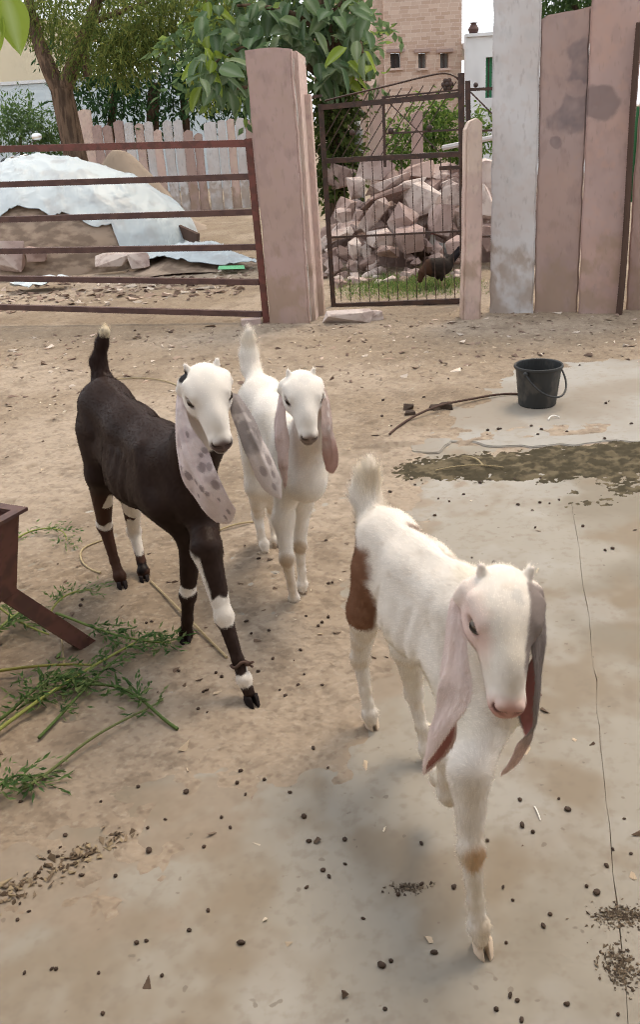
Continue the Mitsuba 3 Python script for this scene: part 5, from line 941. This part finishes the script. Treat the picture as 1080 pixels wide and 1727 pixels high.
part(mo, 'handlebar', P(tube(spline([MX(-.30, 1.33, -.36), MX(-.42, 1.30, -.15), MX(-.42, 1.30, .15), MX(-.30, 1.33, .36)], 16), .014, 7), 'chrome', smooth=60)); part(mo, 'headlamp', P(blob(MX(-.52, 1.2), (.10, .10, .11)), 'plastic_black', smooth=True)); part(mo, 'tail_rack', P(cat([tube([MX(.6, 1.12, s), MX(.85, 1.14, s)], .012, 6) for s in (-.1, .1)] + [tube([MX(.84, 1.14, -.1), MX(.84, 1.14, .1)], .012, 6)]), 'chrome', smooth=60))
mp = at(62, 231, 14.2); mk = part(mo, 'mirror', P(blob(mp, (.075, .02, .05)), 'chrome', smooth=True)); part(mo, 'mirror_stem', P(tube([MX(-.36, 1.31, -.3), mp + [0, .03, -.03]], .007, 6), 'iron', smooth=60))

# ================================================================ THE YARD: SMALL THINGS
bk = thing('bucket', 'black plastic bucket with its handle down, standing on the concrete pad', 'bucket'); bc = gp(914, 690, PADZ) + [0, .10, 0]; bc[2] = PADZ
prof = [(.001, 0), (.105, 0), (.110, .006), (.132, .232), (.139, .234), (.143, .240), (.143, .252), (.139, .256), (.133, .254), (.129, .248), (.107, .012), (.001, .010)]
prof = [(r * .93, z * .88) for r, z in prof]; m = lathe(prof, 56); m.apply_translation(bc); part(bk, 'shell', P(m, 'plastic_black', smooth=35))
hz_ = [bc + np.array([.136 * math.cos(a), .136 * math.sin(a), .198]) + np.array([math.cos(-1.0) * r_, math.sin(-1.0) * r_, -d_]) for a, r_, d_ in [(.35, 0, 0), (.15, .012, .035), (-.35, .020, .095), (-1.0, .022, .125), (-1.65, .016, .10), (-2.15, .010, .04), (-2.35, 0, 0)]]
part(bk, 'handle', P(tube(spline(hz_, 30), .0055, 7), 'plastic_black', smooth=60))
for a in (.35, -2.35): e = trimesh.creation.icosphere(2, .014); e.apply_translation(bc + [.132 * math.cos(a), .132 * math.sin(a), .198]); part(bk, 'handle_lug', P(e, 'plastic_black', smooth=True))
def lay(pts, r, z=.008): return spline([np.r_[gp(x, y, z)[:2], max(gz(*gp(x, y, z)[:2]), 0) + zz + r] for x, y, zz in pts], 40)
one('cord', P(tube(lay([(658, 738, .0), (690, 718, .0), (725, 703, .02), (760, 690, .025), (800, 679, PADZ), (840, 670, PADZ), (886, 668, PADZ)], .007), .0065, 7), 'wood_dark', smooth=60), 'thin dark cord running from the bucket across the pad to the dirt', 'cord')
for i, (px, py, s) in enumerate([(690, 688, .05), (691, 699, .05), (734, 690, .06), (752, 687, .06)]):
    m = boulder((s * 1.5, s * 1.2, s), 820 + i); m.apply_translation(gp(px, py, .02)); one('dung_clod', P(m.subdivide(), 'pellet', smooth=50), ['upper of two dark dung clods lying farthest left of the bucket', 'lower of two dark dung clods lying farthest left of the bucket', 'flat dark dung clod at the left end of the cord', 'dark dung clod nearest the bucket beside the cord'][i], 'dung')
# wet manure along the foot of the pad, and three smears on the concrete
def smear(key, cx, cy, rx, ry, amp, seed, label, bias=0.0):
    v, f = field(cx - rx * 1.3, cx + rx * 1.3, cy - ry * 1.4, cy + ry * 1.4, .011, lambda x, y: amp * (1.15 - ((x - cx) / rx) ** 2 - ((y - cy) / ry) ** 2 + bias) + (meshkit.fbm(np.c_[x * 11, y * 16, 0 * x], 4, seed) - .5) * .022 + (meshkit.fbm(np.c_[x * 60, y * 60, 0 * x], 2, seed) - .5) * .016 - .004)
    f = f[v[f][:, :, 2].max(1) > -.006]; v[:, 2] = np.clip(v[:, 2], -.012, .03); one(key, P((v, f), 'manure', smooth=True), label, None, kind='stuff')
smear('manure', 1.62, 3.86, 1.30, .25, .016, 31, 'dark trodden manure lying along the broken edge of the concrete pad')
smear('manure', .66, 3.87, .32, .17, .010, 32, 'small dark manure patch at the left tip of the pad')
smear('manure', 1.80, 3.50, .65, .26, .004, 36, 'thin manure smear below the pad at the right')
Z7 = [(685, 85), (675, 120), (699, 152), (530, 145), (471, 223), (421, 247), (424, 312), (329, 384), (232, 382), (186, 268), (172, 302), (140, 315), (165, 328), (111, 374), (82, 484), (50, 508), (57, 462), (866, 216), (880, 285), (581, 301), (937, 385), (920, 368), (687, 575), (461, 667), (593, 482), (293, 775), (70, 659), (281, 659), (983, 350), (631, 217), (60, 175), (288, 174), (656, 246), (394, 130), (148, 648), (160, 648), (417, 568), (389, 574), (873, 416), (539, 538), (1034, 505), (753, 110), (826, 146), (934, 76), (893, 24)]
Z8 = [(827, 136), (667, 192), (704, 215), (659, 102), (795, 98), (314, 255), (46, 241), (315, 397), (233, 434), (246, 405), (634, 453), (963, 333), (928, 427), (985, 275), (611, 602), (175, 682), (207, 666), (359, 637), (186, 834), (625, 787), (576, 836), (824, 817), (1003, 853), (741, 543), (765, 503), (600, 408), (893, 405), (428, 408), (650, 805), (665, 873), (1048, 290), (1025, 168), (545, 245)]
Z2 = [(428, 742), (525, 823), (538, 817), (505, 890), (540, 905), (598, 765), (742, 742), (924, 753), (900, 795), (996, 795), (910, 655), (995, 545), (1020, 525), (715, 592), (695, 545), (785, 580), (932, 520), (575, 748), (870, 160), (300, 552), (320, 545), (1020, 390), (1035, 385), (870, 120), (1010, 220), (980, 560), (800, 690)]
Z6 = [(630, 447), (657, 482), (493, 461), (672, 462), (776, 472), (1043, 438), (933, 500), (16, 340), (287, 257), (45, 718), (148, 683), (350, 722), (230, 810), (245, 740), (290, 752), (705, 760), (665, 757), (745, 745), (575, 765), (646, 860), (843, 855), (133, 660), (248, 620), (610, 655), (515, 655), (560, 660), (668, 655), (620, 610), (340, 208), (185, 330), (12, 412), (50, 455), (680, 150), (830, 195)]
pel = [(x * .5926, 1250 + y * .5926) for x, y in Z7] + [(560 + x * .4815, 1300 + y * .4815) for x, y in Z8] + [(120 + x / 2.348, 820 + y / 2.348) for x, y in Z2] + [(640 + x / 2.4545, 540 + y / 2.4545) for x, y in Z6]
pvar = []
for i in range(6):
    m = trimesh.creation.icosphere(2, 1.0); v = m.vertices * (1 + .75 * (meshkit.fbm(m.vertices * 1.7 + i * 9, 3) - .5)[:, None]) * [[1.35, 1, .8], [1.1, 1, .9], [1.5, .9, .7], [1.2, 1.1, .6], [1.3, .8, .75], [1, 1, .85]][i]; pvar.append(P(trimesh.Trimesh(v, m.faces, process=False), 'pellet', smooth=True))
pr_ = np.random.default_rng(55)
big = {(424, 312), (687, 575), (827, 136), (667, 192), (928, 427), (175, 682), (530, 145), (866, 216)}
bigp = {(round(x * .5926, 1), round(1250 + y * .5926, 1)) for x, y in Z7 if (x, y) in big} | {(round(560 + x * .4815, 1), round(1300 + y * .4815, 1)) for x, y in Z8 if (x, y) in big}
spots_ = [(np.array(gp(*q)[:2]), .0085 if (round(q[0], 1), round(q[1], 1)) in bigp else pr_.uniform(.0038, .0065)) for q in pel]
for _ in range(18):
    x, y = pr_.uniform(-.9, 2.0), pr_.uniform(1.1, 5.2)
    if y > .8 + abs(x) * 2.0:
        for _k in range(int(pr_.integers(1, 4))): spots_.append((np.array([x, y]) + pr_.normal(size=2) * .03, pr_.uniform(.003, .007)))
for i, (p, s) in enumerate(spots_):
    s = s * .78 * (1 + .25 * max(0, p[1] - 1.8)); onpad = Polygon(PAD).contains(__import__('shapely').Point(p)) if False else inside(p[None], PAD)[0]
    z = (PADZ if onpad else max(gz(*p), 0)) + s * .55
    one('dung_pellet', {**pvar[i % 6], 'to_world': T().translate([float(p[0]), float(p[1]), z]).rotate([0, 0, 1], float(pr_.uniform(0, 360))).scale(float(s))}, 'small dark dung pellet dropped on the yard floor', 'dung', 'dung pellets scattered over the yard')
# litter of the yard: grit, chaff and straw bits
def yard_p(x, y): return np.clip(.35 + 1.3 * (meshkit.fbm(np.array([[x * 1.7, y * 1.7, 0]]), 3)[0] - .5) + (.55 if y > 5.6 else 0), .02, 1)
one('yard_litter', flakes(1500, strew(-2.6, 2.6, 1.1, 7.4, lambda x, y: yard_p(x, y) * (1 if x < .3 or y > 5.5 else .35)), .006, .020, [(.13, .09, .065), (.20, .15, .11), (.42, .34, .25), (.10, .07, .05), (.55, .48, .38)]), 'grit, bits of straw and crumbs of dung trodden into the yard floor', None, kind='stuff')
one('yard_litter', flakes(420, strew(-2.6, 2.8, 5.4, 7.5, lambda x, y: 1.0), .015, .045, EARTH), 'dry leaves and chips lying before the gates and slabs', None, kind='stuff')
cx_, cy_ = gp(60, 1480)[:2]; one('yard_litter', flakes(260, lambda: (lambda t: (cx_ + .15 * t + lr.normal() * .02, cy_ + .095 * t + lr.normal() * .02, .002))(lr.uniform(-1.4, 1.2)), .004, .014, [(.12, .085, .055), (.28, .22, .14), (.20, .15, .10), (.08, .055, .035)]), 'chaff and dung crumbs swept into a streak at the lower left', None, kind='stuff')
for cx2, cy2, sx2, sy2, n2, lb in [(*gp(1052, 1545)[:2], .030, .014, 420, 'dark crumbs of dung near the right edge, upper of two patches'), (*gp(1046, 1632)[:2], .018, .024, 380, 'dark crumbs of dung near the right edge, lower of two patches'), (*gp(690, 1497)[:2], .022, .008, 160, 'dark crumbs left of the near goat front hoof')]:
    one('dung_crumbs', flakes(n2, lambda: (cx2 + lr.normal() * sx2, cy2 + lr.normal() * sy2, .001),   .0018, .0055, [(.07, .052, .036), (.10, .078, .052), (.05, .036, .026), (.16, .122, .085)]), lb, None, kind='stuff')
# straw stalks and twigs, each lying alone
for i, (pts, r, b, lb) in enumerate([([(255, 983, 0), (310, 1040, .01), (383, 1111, 0)], .0045, 'straw', 'long tan stalk lying between the brown goat front hooves'), ([(188, 905, 0), (166, 913, 0), (142, 925, 0), (136, 940, 0), (150, 960, 0), (170, 970, 0)], .004, 'straw', 'curved dry stem curled on the dirt behind the trough'), ([(368, 897, 0), (400, 889, .01), (432, 882, 0)], .004, 'straw', 'short stalk below the brown goat ear'), ([(925, 710, PADZ), (935, 706, PADZ + .01), (944, 706, PADZ)], .004, 'white_cloth', 'small white curl of peel in front of the bucket'), ([(102, 1068, 0), (107, 1095, .02), (108, 1122, 0)], .0028, 'straw', 'thin pale stem below the trough leg'), ([(150, 648, 0), (225, 640, 0), (300, 652, 0)], .004, 'straw', 'dry twig on the dirt beyond the brown goat back'), ([(780, 772, .01), (800, 778, .02), (815, 788, .01)], .004, 'straw', 'bent straw on the manure by the pad'), ([(735, 795, .01), (790, 790, .02), (850, 790, .01)], .003, 'straw', 'long straw lying along the manure band'), ([(902, 1356, 0), (907, 1367, .004), (912, 1379, 0)], .0016, 'white_cloth', 'white straw bit on the concrete right of the near goat')]):
    one('straw', P(tube(lay(pts, r), r, 6), b, smooth=60), lb, 'straw')
# cut green fodder: each plant its stalk and its leaves
FC = [(.105, .185, .065), (.145, .225, .085), (.08, .15, .06), (.20, .26, .11)]
def fodder(label, pts, r, cols, span, n, L=.045, tip=None, flat=.5):
    k = thing('fodder_plant', label, 'plant', None); p = lay(pts, r); part(k, 'stalk', P(tube(p, np.linspace(r, r * .55, len(p)), 6), 'vc', smooth=True, color=np.tile(cols, (len(p) * 6 + 2, 1))))
    if n:
        t = vr.uniform(span[0], span[1], n // 14); i = (t * (len(p) - 1)).astype(int); base = p[i]; a = vr.uniform(0, 6.28, len(i)); d = np.c_[np.cos(a), np.sin(a), vr.uniform(-.05, flat * .5, len(i))]; tang = np.gradient(p, axis=0)[i]; tang /= np.linalg.norm(tang, axis=1, keepdims=True); d = d * .8 + tang * .7
        C, D = [], []
        for j in range(5): C.append(base + d * L * (.3 + .42 * j) + vr.normal(size=base.shape) * .004); D.append(d + vr.normal(size=d.shape) * .55)
        C = np.vstack(C); C[:, 2] = np.clip(C[:, 2], .006, .075); D = np.vstack(D); D[:, 2] *= .5; v, f, c = leaf_quads(C, D, L * .80, L * .22, FC, jitter=.2); v[:, 2] = np.maximum(v[:, 2], .004); part(k, 'leaves', leafmesh((v, f, c)), kind='stuff')
    return k
YG, GR = (.24, .26, .075), (.085, .13, .04)
fodder('thick yellow green stalk lying from the lower left edge toward the goat', [(-30, 1262, .01), (90, 1185, .03), (170, 1135, .03), (232, 1096, .02)], .006, YG, (.62, 1.0), 260, .040)
fodder('dark green stalk with a leafy upper end, below the trough leg', [(66, 1248, .005), (120, 1198, .02), (185, 1138, .03), (215, 1110, .02)], .005, GR, (.2, .9), 200, .035)
fodder('long thin stalk reaching the lower left leaf clump', [(40, 1335, .01), (64, 1322, .01), (150, 1262, .02), (251, 1200, .01), (275, 1181, .0)], .0045, (.13, .15, .06), (0, .12), 40, .03)
fodder('straight yellow stalk lying level under the trough leg', [(-40, 1150, .02), (34, 1139, .02), (100, 1136, .025), (160, 1134, .02)], .0055, (.26, .25, .07), (.0, .1), 0)
fodder('green plant with dense feathery leaves beside the brown goat hoof', [(96, 1040, .01), (150, 1066, .02), (220, 1090, .025), (290, 1096, .02)], .005, (.15, .2, .06), (.42, 1.0), 760, .036)
fodder('leafy sprig with pale stems just right of the trough leg', [(85, 1042, .01), (110, 1022, .03), (155, 1005, .02)], .004, YG, (.1, 1.0), 260, .034)
fodder('green plant with a pink root end pointing to the goat', [(300, 1231, .0), (262, 1206, .012), (205, 1172, .02), (130, 1168, .02), (30, 1205, .01)], .005, GR, (.15, 1.0), 620, .040)
fodder('broad clump of dark green leaves near the left edge', [(0, 1222, .01), (50, 1190, .03), (95, 1160, .03), (150, 1165, .02)], .005, GR, (.2, .9), 520, .046)
fodder('small leafy clump on the dirt behind the trough rim', [(25, 918, .01), (60, 900, .02), (100, 902, .02), (112, 914, .01)], .004, YG, (.0, 1.0), 360, .032)
fodder('pale stalks and leaves tangled at the left edge under the trough', [(-20, 1010, .03), (10, 1050, .04), (45, 1068, .03), (85, 1082, .02)], .005, YG, (.0, .8), 420, .040)
fodder('second tangled stalk at the left edge under the trough', [(-30, 1100, .02), (10, 1075, .04), (50, 1040, .03)], .005, (.2, .24, .08), (.2, 1.0), 300, .042)
fodder('dark green leaf clump at the left edge above the bare concrete', [(-40, 1365, .01), (0, 1345, .03), (30, 1325, .03), (62, 1322, .01)], .005, GR, (.1, 1.0), 480, .034)
# rusty feed trough, its corner and one splayed leg in view
tg = thing('feed_trough', 'rusty red sheet metal feed trough on splayed legs at the left edge', 'trough')
tc_ = np.array([-.827, 2.339, .555]); e1 = unit([-.049, -.099, 0]); e2 = unit([-.95, .45, 0]) ; e2 = unit(e2 - e1 * (e2 @ e1)); La, Lb = .62, 1.3
def tpt(a, b, z, inset=0): return tc_ * [1, 1, 0] + e1 * (a * La + (.5 - a) * 2 * inset) + e2 * (b * Lb + (.5 - b) * 2 * inset) + np.array([0, 0, z])
zt, zb = .555, .30
for (a0, b0), (a1_, b1) in [((0, 0), (1, 0)), ((1, 0), (1, 1)), ((1, 1), (0, 1)), ((0, 1), (0, 0))]:
    w = [tpt(a0, b0, zt - .012, .018), tpt(a1_, b1, zt - .012, .018), tpt(a1_, b1, zb, .055), tpt(a0, b0, zb, .055)]; q = np.array(w); nn = unit(np.cross(q[1] - q[0], q[2] - q[0])); cc_ = tpt(.5, .5, .43); nn = nn if nn @ (q.mean(0) - cc_) > 0 else -nn
    part(tg, 'side', P(trimesh.convex.convex_hull(np.vstack([q, q - nn * .004])), 'trough_rust')); part(tg, 'rim', P(trimesh.convex.convex_hull(np.array([tpt(a0, b0, zt), tpt(a1_, b1, zt), tpt(a1_, b1, zt, .032), tpt(a0, b0, zt, .032), tpt(a0, b0, zt - .010), tpt(a1_, b1, zt - .010), tpt(a1_, b1, zt - .010, .032), tpt(a0, b0, zt - .010, .032)])), 'rail_dark'))
part(tg, 'base', P(trimesh.convex.convex_hull(np.array([tpt(a, b, z, .055) for a in (0, 1) for b in (0, 1) for z in (zb, zb + .006)])), 'trough_rust'))
ft = gp(150, 1086)
for (a, b), foot in [((0, 0), ft), ((1, 0), ft + e1 * .5), ((0, 1), ft + e2 * 1.5 + e1 * -.1), ((1, 1), ft + e2 * 1.5 + e1 * .6)]: part(tg, 'leg', P(bar(tpt(a, b, zb + .02, .085), np.r_[foot[:2], -.01], .045, .05), 'trough_rust'))

# ================================================================ BEHIND THE VIEWER: the house whose veranda shades the near concrete
vh = thing('veranda_house', 'plastered house with a flat veranda roof on the near side of the yard', 'house')
part(vh, 'wall', P(trimesh.creation.box((12, .25, 3.4)).apply_translation([0, -2.2, 1.7]), 'plaster_cream')); part(vh, 'roof', P(trimesh.creation.box((12, 2.6, .14)).apply_translation([0, -1.05, 2.85]), 'slab_stained'))
for x in (-3.2, 3.2): part(vh, 'pillar', P(trimesh.creation.box((.3, .3, 2.78)).apply_translation([x, .05, 1.39]), 'slab_pink'))
